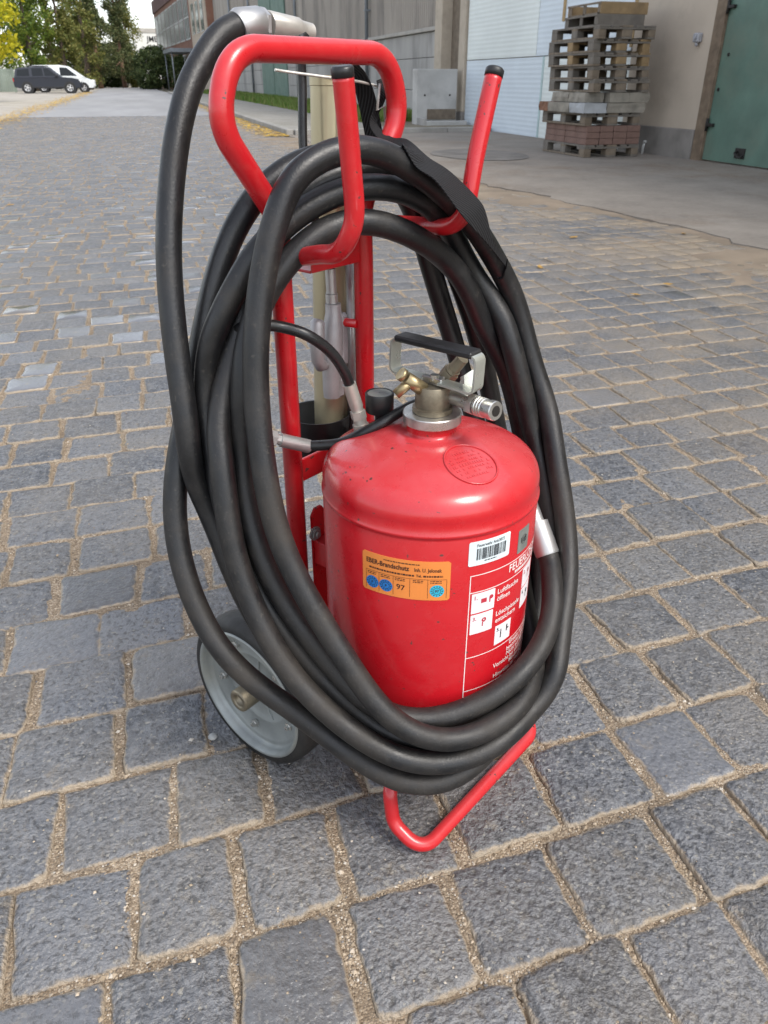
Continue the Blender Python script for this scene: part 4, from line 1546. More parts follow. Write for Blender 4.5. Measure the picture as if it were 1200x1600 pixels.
# cross plate and rods between the uprights
mb = MB()
mb.box(0.118, 0.215, 0.268, 0.2715, 0.700, 0.735, 0.001)
mb.box(0.118, 0.215, 0.2717, 0.312, 0.699, 0.7025, 0.001)
mb.build('cross_plate', 'red_paint', tro)
MB().tube(Lp([(0.205, -0.275, 0.62), (0.196, -0.320, 0.62)]), 0.006, 10).build('clamp_rod', 'red_paint', tro)
mb = MB()
mb.box(0.066, 0.222, 0.2635, 0.268, 0.44, 0.472, 0.001)
mb.build('cross_plate', 'red_paint', tro)
# holder cup for the foam lance
mb = MB()
M = Matrix.Translation(L(0.195, -0.345, 0.41))
mb.lathe([(0.043, 0.0), (0.046, 0.07), (0.0475, 0.0715), (0.045, 0.071), (0.042, 0.004), (0.001, 0.003)], 28, M)
mb.disc(0.043, 0.0, 28, M, False)
mb.box(0.17, 0.22, 0.2685, 0.303, 0.425, 0.455, 0.002)
mb.build('lance_cup', 'black_plastic', tro)
# lower side plates, band round the bottle, bolts
for s in (0, 1):
    u0 = 0.083 if s == 0 else 0.195
    mb = MB()
    poly = [(0.0, 0.10), (0.026, 0.10), (0.026, 0.388), (0.019, 0.398), (0.007, 0.398), (0.0, 0.388)]
    vs = [(u0 + (x if s == 0 else 0.026 - x), 0.2545 + dy, z) for dy in (0, 0.004) for x, z in poly]
    mb.add(vs, [tuple(range(6)), tuple(range(11, 5, -1))] + [(i, (i + 1) % 6, 6 + (i + 1) % 6, 6 + i) for i in range(6)])
    pl_ = mb.build('side_plate', 'red_paint', tro)
    bo = MB()
    ub = u0 + 0.003
    bo.cyl((ub, 0.2545, 0.362), (ub, 0.249, 0.362), 0.0075, 0.0075, 6, False)
    bo.cyl((ub, 0.2545, 0.362), (ub, 0.2525, 0.362), 0.010, 0.010, 16)
    bo.cyl((ub, 0.249, 0.362), (ub, 0.2455, 0.362), 0.0042, 0.0038, 10)
    bo.build('bolt', 'zinc', pl_)
    mb = MB()
    mb.box(min(u0, u0 + .026), max(u0, u0 + .026) , 0.205, 0.2540, 0.315, 0.352, 0.001)
    mb.build('bottle_bracket', 'red_paint', tro)
# base bars, foot loop, axle
for u in (0.075, 0.215):
    mb = MB()
    mb.box(u - 0.0125, u + 0.0125, 0.03, 0.312, 0.066, 0.0845, 0.002)
    mb.build('base_bar', 'red_paint', tro)
mb = MB()
mb.box(0.02, 0.27, 0.04, 0.07, 0.085, 0.0895, 0.001)
mb.box(0.02, 0.27, 0.15, 0.18, 0.085, 0.0895, 0.001)
mb.build('base_plate', 'red_paint', tro)
foot = [(0.062, -0.075, 0.085), (0.0, -0.052, 0.085), (-0.006, -0.040, 0.035), (-0.003, 0.006, 0.0105), (0.288, 0.012, 0.0105), (0.294, -0.040, 0.035), (0.290, -0.052, 0.085), (0.228, -0.075, 0.085)]
fr = MB()
fr.tube(fillet(Lp(foot), [0, .015, .025, .034, .030, .025, .015, 0], 9), 0.0095, 16)
fr.build('foot_loop', 'red_paint', tro)
MB().tube(Lp([(-0.030, -0.30, 0.12), (0.320, -0.30, 0.12)]), 0.0095, 16).build('axle', 'zinc', tro)
for u in (0.055, 0.215):
    mb = MB()
    mb.box(u, u + 0.006, 0.262, 0.325, 0.070, 0.150, 0.001)
    mb.build('axle_bracket', 'red_paint', tro)


def wheel(side):
    """side -1: left wheel, outer face towards -u."""
    uf = -0.022 if side < 0 else 0.312
    M = Matrix.Translation(L(uf, -0.30, 0.12)) @ Matrix.Rotation(R(-90 if side < 0 else 90), 4, 'Y')
    Rw = 0.12
    w = MB()
    w.lathe([(0.104, 0.001), (0.112, 0.002), (0.1175, -0.003), (0.1195, -0.010), (0.12, -0.018), (0.1195, -0.038), (0.116, -0.044), (0.104, -0.046), (0.104, -0.02)], 64, M, True, True)
    wo = w.build('wheel', 'tyre', tro, angle=50)
    wo['label'] = 'small wheel with black rubber tyre and grey steel disc'
    d = MB()
    d.lathe([(0.1045, -0.004), (0.1042, 0.0025), (0.1015, 0.0038), (0.0985, 0.002), (0.0965, -0.006), (0.094, -0.0110), (0.0915, -0.0125), (0.089, -0.0120), (0.0865, -0.0135), (0.064, -0.0205), (0.061, -0.0185), (0.057, -0.0185), (0.054, -0.0215), (0.026, -0.0225), (0.020, -0.0205), (0.001, -0.0205)], 64, M)
    d.lathe([(0.1045, -0.042), (0.09, -0.036), (0.02, -0.032), (0.001, -0.032)], 48, M)
    do = d.build('rim', 'zinc', wo)
    h = MB()
    h.lathe([(0.0175, -0.016), (0.0175, 0.016), (0.0165, 0.018), (0.0105, 0.018), (0.0095, 0.016), (0.0092, 0.009), (0.001, 0.009)], 28, M)
    h.build('hub_sleeve', 'dull_brass', wo)
    for k in range(5):
        a = 2 * math.pi * k / 5 + 0.5
        b_ = MB()
        Mb = M @ Matrix.Translation((0.074 * math.cos(a), 0.074 * math.sin(a), -0.0178))
        b_.lathe([(0.0062, 0.0), (0.0062, 0.0045), (0.004, 0.0052), (0.004, 0.009), (0.001, 0.0095)], 6, Mb, False)
        b_.build('wheel_bolt', 'steel', wo)
        rb = MB()
        Mr = M @ Matrix.Rotation(a + 0.63, 4, 'Z')
        rb.box(0.030, 0.0565, -0.0012, 0.0012, -0.0228, -0.0195, 0.0004, Mr)
        rb.build('disc_rib', 'zinc', wo)
    return wo


wheel(-1)
wheel(1)

# ------------------------------------------------------------------ bottle
BU, BV, BR = 0.14, -0.103, 0.132
BM = Matrix.Translation(L(BU, BV, 0))
bt = MB()
prof = [(0.05, 0.0915), (0.110, 0.092), (0.121, 0.096), (0.1285, 0.106), (0.1312, 0.120), (BR, 0.135), (BR, 0.462), (BR - 0.0008, 0.4635), (BR + 0.0010, 0.4655), (BR + 0.0016, 0.4675), (BR + 0.0010, 0.4695), (BR - 0.0002, 0.471)]
for k in range(0, 13):                                 # torispherical shoulder
    a = R(66 * k / 12)
    prof.append((BR - 0.0002 - 0.034 * (1 - math.cos(a)), 0.484 + 0.033 * math.sin(a)))
r0, z0 = prof[-1]
for k in range(1, 9):
    t = k / 8
    prof.append((r0 + (0.0305 - r0) * t, z0 + 0.0235 * (1 - (1 - t) ** 1.7)))
zt = prof[-1][1]
prof += [(0.0300, zt + 0.004), (0.0300, 0.549)]
bt.lathe(prof, 96, BM)
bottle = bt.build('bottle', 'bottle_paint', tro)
nk = MB()
nk.lathe([(0.0300, 0.5492), (0.0335, 0.5493), (0.0345, 0.5503), (0.0345, 0.5605), (0.0335, 0.5615), (0.0222, 0.5617), (0.001, 0.5617)], 48, BM)
nk.build('neck_ring', 'steel', bottle, angle=40)

DEG = math.pi / 180


def cyl_pt(ang, z, r_=BR):
    return L(BU + r_ * math.sin(ang), BV + r_ * math.cos(ang), z)


def cyl_patch(a0, a1, z0, z1, lift, name, mat, parent, corner=0.003, n=14):
    """Sticker bent round the bottle, angles in degrees from the trolley's front."""
    r_ = BR + lift
    mb = MB()
    a0, a1 = a0 * DEG, a1 * DEG
    ca = corner / BR
    cols = [a0, a0 + ca] + [a0 + ca + (a1 - a0 - 2 * ca) * k / n for k in range(1, n)] + [a1 - ca, a1]
    vs, fs = [], []
    for i, a in enumerate(cols):
        c = corner if i in (0, len(cols) - 1) else 0
        vs += [cyl_pt(a, z0 + c, r_), cyl_pt(a, z1 - c, r_), cyl_pt(a, z0 + c, BR), cyl_pt(a, z1 - c, BR)]
    for i in range(len(cols) - 1):
        p, q_ = 4 * i, 4 * i + 4
        fs += [(p, q_, q_ + 1, p + 1), (p + 1, q_ + 1, q_ + 3, p + 3), (p, p + 2, q_ + 2, q_)]
    e = 4 * (len(cols) - 1)
    fs += [(0, 1, 3, 2), (e, e + 2, e + 3, e + 1)]
    mb.add(vs, fs, False)
    return mb.build(name, mat, parent)


def cyl_text(mb, s, size, a_deg, z, lift, align='LEFT', bold=0.0, sx=1.0, slant=0.0):
    vs, fs = text_mesh(s, size, align, bold)
    mb.add([cyl_pt(a_deg * DEG + x * sx / BR, z + y + slant * x, BR + lift) for x, y, _ in vs], fs)
    return mb


def cyl_rect(mb, a0, a1, z0, z1, lift, n=None):
    n = n or max(1, int(abs(a1 - a0) / 2.5))
    vs, fs = [], []
    for i in range(n + 1):
        a = (a0 + (a1 - a0) * i / n) * DEG
        vs += [cyl_pt(a, z0, BR + lift), cyl_pt(a, z1, BR + lift)]
    for i in range(n):
        fs.append((2 * i, 2 * i + 2, 2 * i + 3, 2 * i + 1))
    return mb.add(vs, fs)


def cyl_disc(mb, a_deg, z, r_, lift, n=24, r_in=0.0):
    ctr = []
    for k in range(n):
        t = 2 * math.pi * k / n
        ctr.append(cyl_pt(a_deg * DEG + r_ * math.cos(t) / BR, z + r_ * math.sin(t), BR + lift))
    if r_in:
        inn = [cyl_pt(a_deg * DEG + r_in * math.cos(2 * math.pi * k / n) / BR, z + r_in * math.sin(2 * math.pi * k / n), BR + lift) for k in range(n)]
        return mb.add(ctr + inn, [(k, (k + 1) % n, n + (k + 1) % n, n + k) for k in range(n)])
    return mb.add(ctr, [tuple(range(n))])


def dashes(mb, a0, a1, z, h, lift, q_):
    a = a0
    while a < a1:
        w = q_.uniform(0.5, 1.6)
        cyl_rect(mb, a, min(a + w, a1), z, z + h, lift, 1)
        a += w + 0.35


q = random.Random(77)
OR = cyl_patch(-88.2, -42.8, 0.3845, 0.4365, 0.0004, 'inspection_label', 'orange_label', bottle, 0.0025, 20)
OR['label'] = 'orange inspection sticker with blue test seals'
tx = MB()
cyl_text(tx, 'EBER-Brandschutz', 0.0088, -85.8, 0.4228, 0.0007, 'LEFT', 0.00022, 0.80)
cyl_text(tx, 'Inh. U. Jelonek', 0.0070, -60.5, 0.4228, 0.0007, 'LEFT', 0.0001, 0.74)
cyl_text(tx, 'Tel.', 0.0046, -59.5, 0.4158, 0.0007, 'LEFT', 0.0001, 0.9)
dashes(tx, -84.0, -60.5, 0.4160, 0.0022, 0.0007, q)
dashes(tx, -56.0, -46.5, 0.4160, 0.0022, 0.0007, q)
dashes(tx, -76.0, -58.0, 0.4312, 0.0013, 0.0007, q)
for a in (-86.0, -78.6, -71.0, -62.6, -53.8, -44.6):
    cyl_rect(tx, a, a + 0.16, 0.3875, 0.4128, 0.0007, 1)
cyl_rect(tx, -86.0, -44.5, 0.4126, 0.4130, 0.0007)
for a0, a1 in ((-85, -80), (-77.5, -72.5), (-70, -65), (-61, -56), (-52.5, -47)):
    for dz in (0, 0.0022):
        dashes(tx, a0, a1, 0.4080 + dz, 0.0010, 0.0007, q)
cyl_text(tx, '97', 0.0100, -69.3, 0.3965, 0.0007, 'LEFT', 0.0001, 1.0, -0.12)
tx.build('print', 'dark_print', OR)
for a, mt in ((-82.3, 'blue_print'), (-74.8, 'blue_print'), (-49.2, 'cyan_print')):
    s_ = MB()
    cyl_disc(s_, a, 0.3975, 0.0082, 0.0007, 28)
    so = s_.build('test_seal', mt, OR)
    s_ = MB()
    cyl_disc(s_, a, 0.3975, 0.0046, 0.0009, 24, 0.0041)
    for k in range(12):
        t = 2 * math.pi * k / 12
        cyl_disc(s_, a + 0.0063 * math.cos(t) / BR / DEG, 0.3975 + 0.0063 * math.sin(t), 0.0008, 0.0009, 6)
    cyl_text(s_, '97' if mt == 'cyan_print' else 'P', 0.0048, a, 0.3958, 0.0009, 'CENTER', 0.0001)
    s_.build('seal_print', 'dark_print' if mt == 'cyan_print' else 'black_print', so)
BL = cyl_patch(-34.2, -9.8, 0.4262, 0.4578, 0.0004, 'barcode_label', 'white_label', bottle, 0.0015, 12)
tx = MB()
cyl_text(tx, 'Feuerwehr Ank3072', 0.0056, -22.0, 0.4506, 0.0007, 'CENTER', 0.00005, 0.80)
a = -30.0
while a < -13.0:
    w = q.choice((0.16, 0.16, 0.3, 0.46))
    cyl_rect(tx, a, a + w, 0.4335, 0.4484, 0.0007, 1)
    a += w + q.choice((0.16, 0.16, 0.3, 0.45))
dashes(tx, -25.5, -18.5, 0.4302, 0.0014, 0.0007, q)
tx.build('print', 'black_print', BL)
GL = cyl_patch(-2.6, 8.2, 0.4185, 0.4500, 0.0004, 'grey_emblem_label', 'grey_label', bottle, 0.0012, 8)
tx = MB()
cyl_text(tx, 'VdS', 0.0105, 2.8, 0.4310, 0.0007, 'CENTER', 0.0002, 0.8)
cyl_disc(tx, 2.8, 0.4345, 0.0060, 0.0006, 20, 0.0054)
tx.build('print', 'black_print', GL)
# printed operating instructions
pr = MB()
A0, A1 = -32.6, 56.0
LI = 0.0003
cyl_rect(pr, A0, A0 + 0.45, 0.205, 0.4130, LI)
cyl_rect(pr, A1, A1 + 0.45, 0.205, 0.4130, LI)
for z in (0.4120, 0.3885, 0.2930, 0.2405):
    cyl_rect(pr, A0, A1, z, z + 0.0011, LI)
cyl_text(pr, 'FEUERLÖSCHER', 0.0150, 11.5, 0.3995, LI, 'CENTER', 0.0002, 0.86)
dashes(pr, -3.0, 26.0, 0.3930, 0.0040, LI, q)
cyl_text(pr, 'Luftflasche', 0.0098, -15.5, 0.3760, LI, 'LEFT', 0.0001, 0.92)
cyl_text(pr, 'öffnen', 0.0098, -15.5, 0.3660, LI, 'LEFT', 0.0001, 0.92)
cyl_text(pr, 'Löschpistole', 0.0098, -15.5, 0.3440, LI, 'LEFT', 0.0001, 0.92)
cyl_text(pr, 'entsichern', 0.0098, -15.5, 0.3340, LI, 'LEFT', 0.0001, 0.92)
for k, s_ in enumerate(('Einsatz nur durch', 'besonders geschulte', 'Nicht auf Menschen', 'Vorsicht bei elektrischen Anlagen', 'Mindestabstand', 'Hinweise im Handbuch beachten')):
    cyl_text(pr, s_, 0.0092, 11.5, 0.2855 - k * 0.0078 - (0.0008 if k == 5 else 0), LI, 'CENTER', 0.00012, 0.94)
dashes(pr, -20, 40, 0.2310, 0.0025, LI, q)
dashes(pr, -4, 30, 0.2250, 0.0020, LI, q)
po = pr.build('instruction_print', 'white_print', bottle)
for (a0, a1, z0, z1, num) in ((-31.0, -17.2, 0.3590, 0.3868, '1.'), (-31.0, -17.6, 0.3285, 0.3568, '3.'), (6.5, 20.0, 0.3590, 0.3868, '2.'), (6.5, 20.0, 0.3285, 0.3568, '4.'), (-14.8, -2.4, 0.2990, 0.3275, '5.')):
    pc = cyl_patch(a0, a1, z0, z1, 0.0003, 'pictogram', 'pictogram', bottle, 0.0004, 8)
    mk = MB()
    cyl_text(mk, num, 0.0075, a0 + 1.0, z1 - 0.0085, 0.0006, 'LEFT', 0.0001)
    am, zm = (a0 + a1) / 2, (z0 + z1) / 2
    if num == '1.':
        cyl_rect(mk, am - 1.5, am + 1.8, zm - 0.001, zm + 0.005, 0.0006)
        cyl_disc(mk, am + 4.6, zm + 0.004, 0.0030, 0.0006, 12)
        cyl_rect(mk, am + 3.4, am + 4.2, zm - 0.003, zm + 0.003, 0.0006)
    elif num == '5.':
        cyl_rect(mk, am - 2.2, am - 1.5, zm - 0.006, zm + 0.007, 0.0006)
        cyl_rect(mk, am + 2.4, am + 3.2, zm - 0.001, zm + 0.009, 0.0006)
        cyl_rect(mk, am + 3.2, am + 4.4, zm + 0.002, zm + 0.004, 0.0006)
    else:
        cyl_disc(mk, am + 1.2, zm + 0.004, 0.0032, 0.0006, 12, 0.0012)
        cyl_rect(mk, am + 0.2, am + 0.8, zm - 0.005, zm + 0.001, 0.0006)
    mk.build('symbol', 'red_print' if num in '1.2.3.' else 'black_print', pc)

# embossed round plate on the shoulder
def dome_point(r_, ang):
    zz = None
    for (ra, za), (rb, zb_) in zip(prof[11:], prof[12:]):
        if (ra - r_) * (rb - r_) <= 0 and ra != rb:
            zz = za + (zb_ - za) * (ra - r_) / (rb - ra)
            zz = za + (zb_ - za) * (r_ - ra) / (rb - ra)
            break
    return L(BU + r_ * math.sin(ang), BV + r_ * math.cos(ang), zz if zz is not None else 0.53)


EC_R, EC_A, ER = 0.080, -20 * DEG, 0.030


def on_dome(dx, dy, lift):
    """point on the shoulder dx sideways, dy inwards from the plate's centre"""
    x_, y_ = EC_R * math.sin(EC_A), EC_R * math.cos(EC_A)
    ex = Vector((math.cos(EC_A), -math.sin(EC_A)))
    ey = Vector((-math.sin(EC_A), -math.cos(EC_A)))
    px_, py_ = x_ + ex.x * dx + ey.x * dy, y_ + ex.y * dx + ey.y * dy
    p = dome_point(math.hypot(px_, py_), math.atan2(px_, py_))
    return p + Vector((0, 0, lift))


em = MB()
ring = [on_dome(ER * math.cos(t), ER * math.sin(t), 0.0006) for t in [2 * math.pi * k / 48 for k in range(49)]]
em.tube(ring, 0.0013, 8, False)
emo = em.build('embossed_plate', 'bottle_paint', bottle)
lt = MB()
for dy in (0.017, 0.0105, 0.005, -0.0005, -0.006, -0.0115, -0.017):
    wmax = math.sqrt(max(0, (ER * 0.80) ** 2 - dy * dy))
    x_ = -wmax
    while x_ < wmax:
        w = q.uniform(0.0012, 0.0030)
        h_ = 0.0034 if dy > 0.016 or abs(dy) < 0.001 else 0.0024
        a_ = [on_dome(x_, dy - h_ / 2, 0.0005), on_dome(x_ + w, dy - h_ / 2, 0.0005), on_dome(x_ + w, dy + h_ / 2, 0.0005), on_dome(x_, dy + h_ / 2, 0.0005)]
        lo = [p - Vector((0, 0, 0.0012)) for p in a_]
        if q.random() < 0.8:
            lt.add(a_ + lo, [(0, 1, 2, 3), (0, 1, 5, 4), (1, 2, 6, 5), (2, 3, 7, 6), (3, 0, 4, 7)])
        x_ += w + 0.0012
lt.build('raised_lettering', 'bottle_paint', emo)

# valve head with carrying handle
vh = MB()
vh.lathe([(0.0222, 0.5618), (0.0235, 0.5622), (0.0235, 0.5680), (0.0205, 0.5690), (0.0205, 0.5930), (0.0195, 0.5945), (0.001, 0.5945)], 40, BM)
valve = vh.build('valve_head', 'dull_brass', bottle, angle=35)
VM = Matrix.Translation(L(BU, BV, 0))
yk = MB()
yk.box(-0.004, 0.004, -0.014, 0.014, 0.5946, 0.6035, 0.001, VM)
yk.cyl(VM @ Vector((0, -0.002, 0.6)), VM @ Vector((0, -0.002, 0.6065)), 0.005, 0.005, 6, False)
yk.box(0.006, 0.011, -0.010, 0.010, 0.5946, 0.603, 0.001, VM)
yk.build('valve_yoke', 'steel', valve)


def strip(path, width, thick, name, mat, parent):
    """flat bar bent along a path in the v-z plane (v, z), its width across u"""
    mb = MB()
    pts = [Vector((0, v_, z_)) for v_, z_ in path]
    pts = fillet(pts, 0.007, 5)
    vs, fs = [], []
    for i, p in enumerate(pts):
        d = (pts[min(i + 1, len(pts) - 1)] - pts[max(i - 1, 0)]).normalized()
        nrm = Vector((0, -d.z, d.y))
        for s_, k in ((-1, -1), (1, -1), (1, 1), (-1, 1)):
            c = p + nrm * (thick / 2 * k)
            vs.append(L(BU + s_ * width / 2, c.y, c.z))
    for i in range(len(pts) - 1):
        for k in range(4):
            k2 = (k + 1) % 4
            fs.append((4 * i + k, 4 * i + k2, 4 * i + 4 + k2, 4 * i + 4 + k))
    e = 4 * (len(pts) - 1)
    fs += [(0, 1, 2, 3), (e, e + 1, e + 2, e + 3)]
    return mb.add(vs, fs).build(name, mat, parent)


hd = strip([(BV + 0.012, 0.5995), (-0.043, 0.5985), (-0.0415, 0.6405), (-0.158, 0.6405), (-0.160, 0.6000), (BV - 0.012, 0.5995)], 0.019, 0.0025, 'carrying_handle', 'strip_steel', valve)
gp = MB()
gp.box(BU - 0.0112, BU + 0.0112, 0.0465, 0.1535, 0.6375, 0.6450, 0.002)
gp.build('grip', 'black_plastic', hd)
# side outlets on the valve
br_ = MB()
br_.cyl(L(0.128, -0.108, 0.590), L(0.110, -0.120, 0.607), 0.0085, 0.0075, 14)
br_.cyl(L(0.108, -0.121, 0.609), L(0.1045, -0.1235, 0.6125), 0.0078, 0.0078, 14)
br_.cyl(L(0.116, -0.116, 0.602), L(0.100, -0.126, 0.588), 0.0062, 0.0058, 14)
br_.build('relief_valve', 'brass', valve)
pg = MB()
pg.cyl(L(0.154, -0.106, 0.588), L(0.158, -0.0975, 0.599), 0.0095, 0.0095, 14)
pg.cyl(L(0.158, -0.0975, 0.599), L(0.1585, -0.0905, 0.608), 0.0105, 0.0105, 6, False)
pg.cyl(L(0.1585, -0.0905, 0.608), L(0.1590, -0.0880, 0.611), 0.0088, 0.0088, 16)
pg.cyl(L(0.1590, -0.0880, 0.611), L(0.1600, -0.0770, 0.6255), 0.0076, 0.0070, 16)
pg.build('safety_valve', 'dull_brass', valve, angle=30)
nt = MB()
nt.cyl(L(0.186, -0.086, 0.586), L(0.178, -0.078, 0.592), 0.0095, 0.0095, 14)
nt.cyl(L(0.178, -0.078, 0.592), L(0.167, -0.066, 0.600), 0.0122, 0.0122, 6, False)
nt.build('hex_plug', 'strip_steel', valve)
cpg = MB()
cpg.cyl(L(0.152, -0.085, 0.580), L(0.146, -0.055, 0.581), 0.0085, 0.0085, 14)
cpg.cyl(L(0.146, -0.055, 0.581), L(0.144, -0.045, 0.5815), 0.0125, 0.0125, 6, False)
ax0, ax1 = L(0.1435, -0.044, 0.5815), L(0.138, -0.016, 0.584)
dv_ = (ax1 - ax0)
prs = [(0, .0098), (.08, .0112), (.14, .0112), (.16, .0104), (.22, .0112), (.28, .0112), (.30, .0104), (.36, .0112), (.42, .0112), (.46, .0104), (.72, .0106), (.74, .0112), (.96, .0112), (1.0, .0105)]
cpg.tube([ax0 + dv_ * t for t, _ in prs], [r_ for _, r_ in prs], 20, True)
cpl = cpg.build('quick_coupling', 'steel', valve, angle=30)
MB().cyl(ax1 - dv_ * 0.02, ax1 + dv_ * 0.012, 0.0062, 0.0062, 14).build('coupling_bore', 'dark_iron', cpl)
# pressure gauge on its stem
gg = MB()
GM = Matrix.Translation(L(0.137, -0.181, 0))
gg.lathe([(0.006, 0.500), (0.006, 0.541), (0.0085, 0.5415), (0.0165, 0.5425), (0.0175, 0.5440), (0.0178, 0.5655), (0.0172, 0.5668), (0.0155, 0.5668), (0.0152, 0.5655), (0.001, 0.5655)], 36, GM)
gg.build('pressure_gauge', 'black_plastic', bottle, angle=35)
MB().lathe([(0.0150, 0.5662), (0.001, 0.5663)], 28, GM).build('gauge_face', 'grey_label', bottle)

# thin pressure hoses on top of the bottle
H1 = [(0.1052, -0.2, 0.578), (0.0946, -0.2, 0.6009), (0.0771, -0.205, 0.6281), (0.0522, -0.215, 0.6506), (0.0328, -0.235, 0.6606), (0.0089, -0.25, 0.6653), (-0.0007, -0.278, 0.655), (0.002, -0.312, 0.625), (0.02, -0.34, 0.59)]
h1 = MB().tube(catmull(Lp(H1), 8), 0.0066, 14).build('pressure_hose', 'thin_hose', tro)
ft_ = MB()
ft_.cyl(L(0.1190, -0.188, 0.503), L(0.1172, -0.1895, 0.5085), 0.0125, 0.0115, 20)
ft_.build('weld_boss', 'bottle_paint', bottle)
ft_ = MB()
ft_.cyl(L(0.1172, -0.1895, 0.507), L(0.1145, -0.193, 0.530), 0.0105, 0.0105, 6, False)
ft_.cyl(L(0.1145, -0.193, 0.530), L(0.1137, -0.1940, 0.537), 0.0082, 0.0082, 16)
ft_.cyl(L(0.1137, -0.194, 0.537), L(0.1122, -0.1955, 0.547), 0.0098, 0.0098, 6, False)
ft_.cyl(L(0.1122, -0.1955, 0.547), L(0.1115, -0.1962, 0.552), 0.0075, 0.0075, 16)
ft_.cyl(L(0.1115, -0.1962, 0.552), L(0.1030, -0.2, 0.583), 0.0082, 0.0082, 18)
ft_.build('hose_fitting', 'worn_sleeve', h1, angle=25)
H2 = [(0.0651, -0.24, 0.503), (0.0885, -0.207, 0.508), (0.100, -0.176, 0.527), (0.122, -0.158, 0.541), (0.158, -0.148, 0.551), (0.188, -0.128, 0.556), (0.182, -0.100, 0.568), (0.163, -0.092, 0.577)]
h2 = MB().tube(catmull(Lp(H2), 8), 0.0066, 14).build('pressure_hose', 'thin_hose', tro)
ft_ = MB()
ft_.cyl(L(0.0304, -0.25, 0.5208), L(0.068, -0.2385, 0.5022), 0.0085, 0.0085, 18)
ft_.cyl(L(0.0150, -0.257, 0.528), L(0.0255, -0.252, 0.523), 0.0100, 0.0100, 6, False)
ft_.cyl(L(0.0250, -0.252, 0.5235), L(0.0308, -0.25, 0.5206), 0.0065, 0.0065, 12)
ft_.build('hose_fitting', 'aluminium', h2, angle=25)

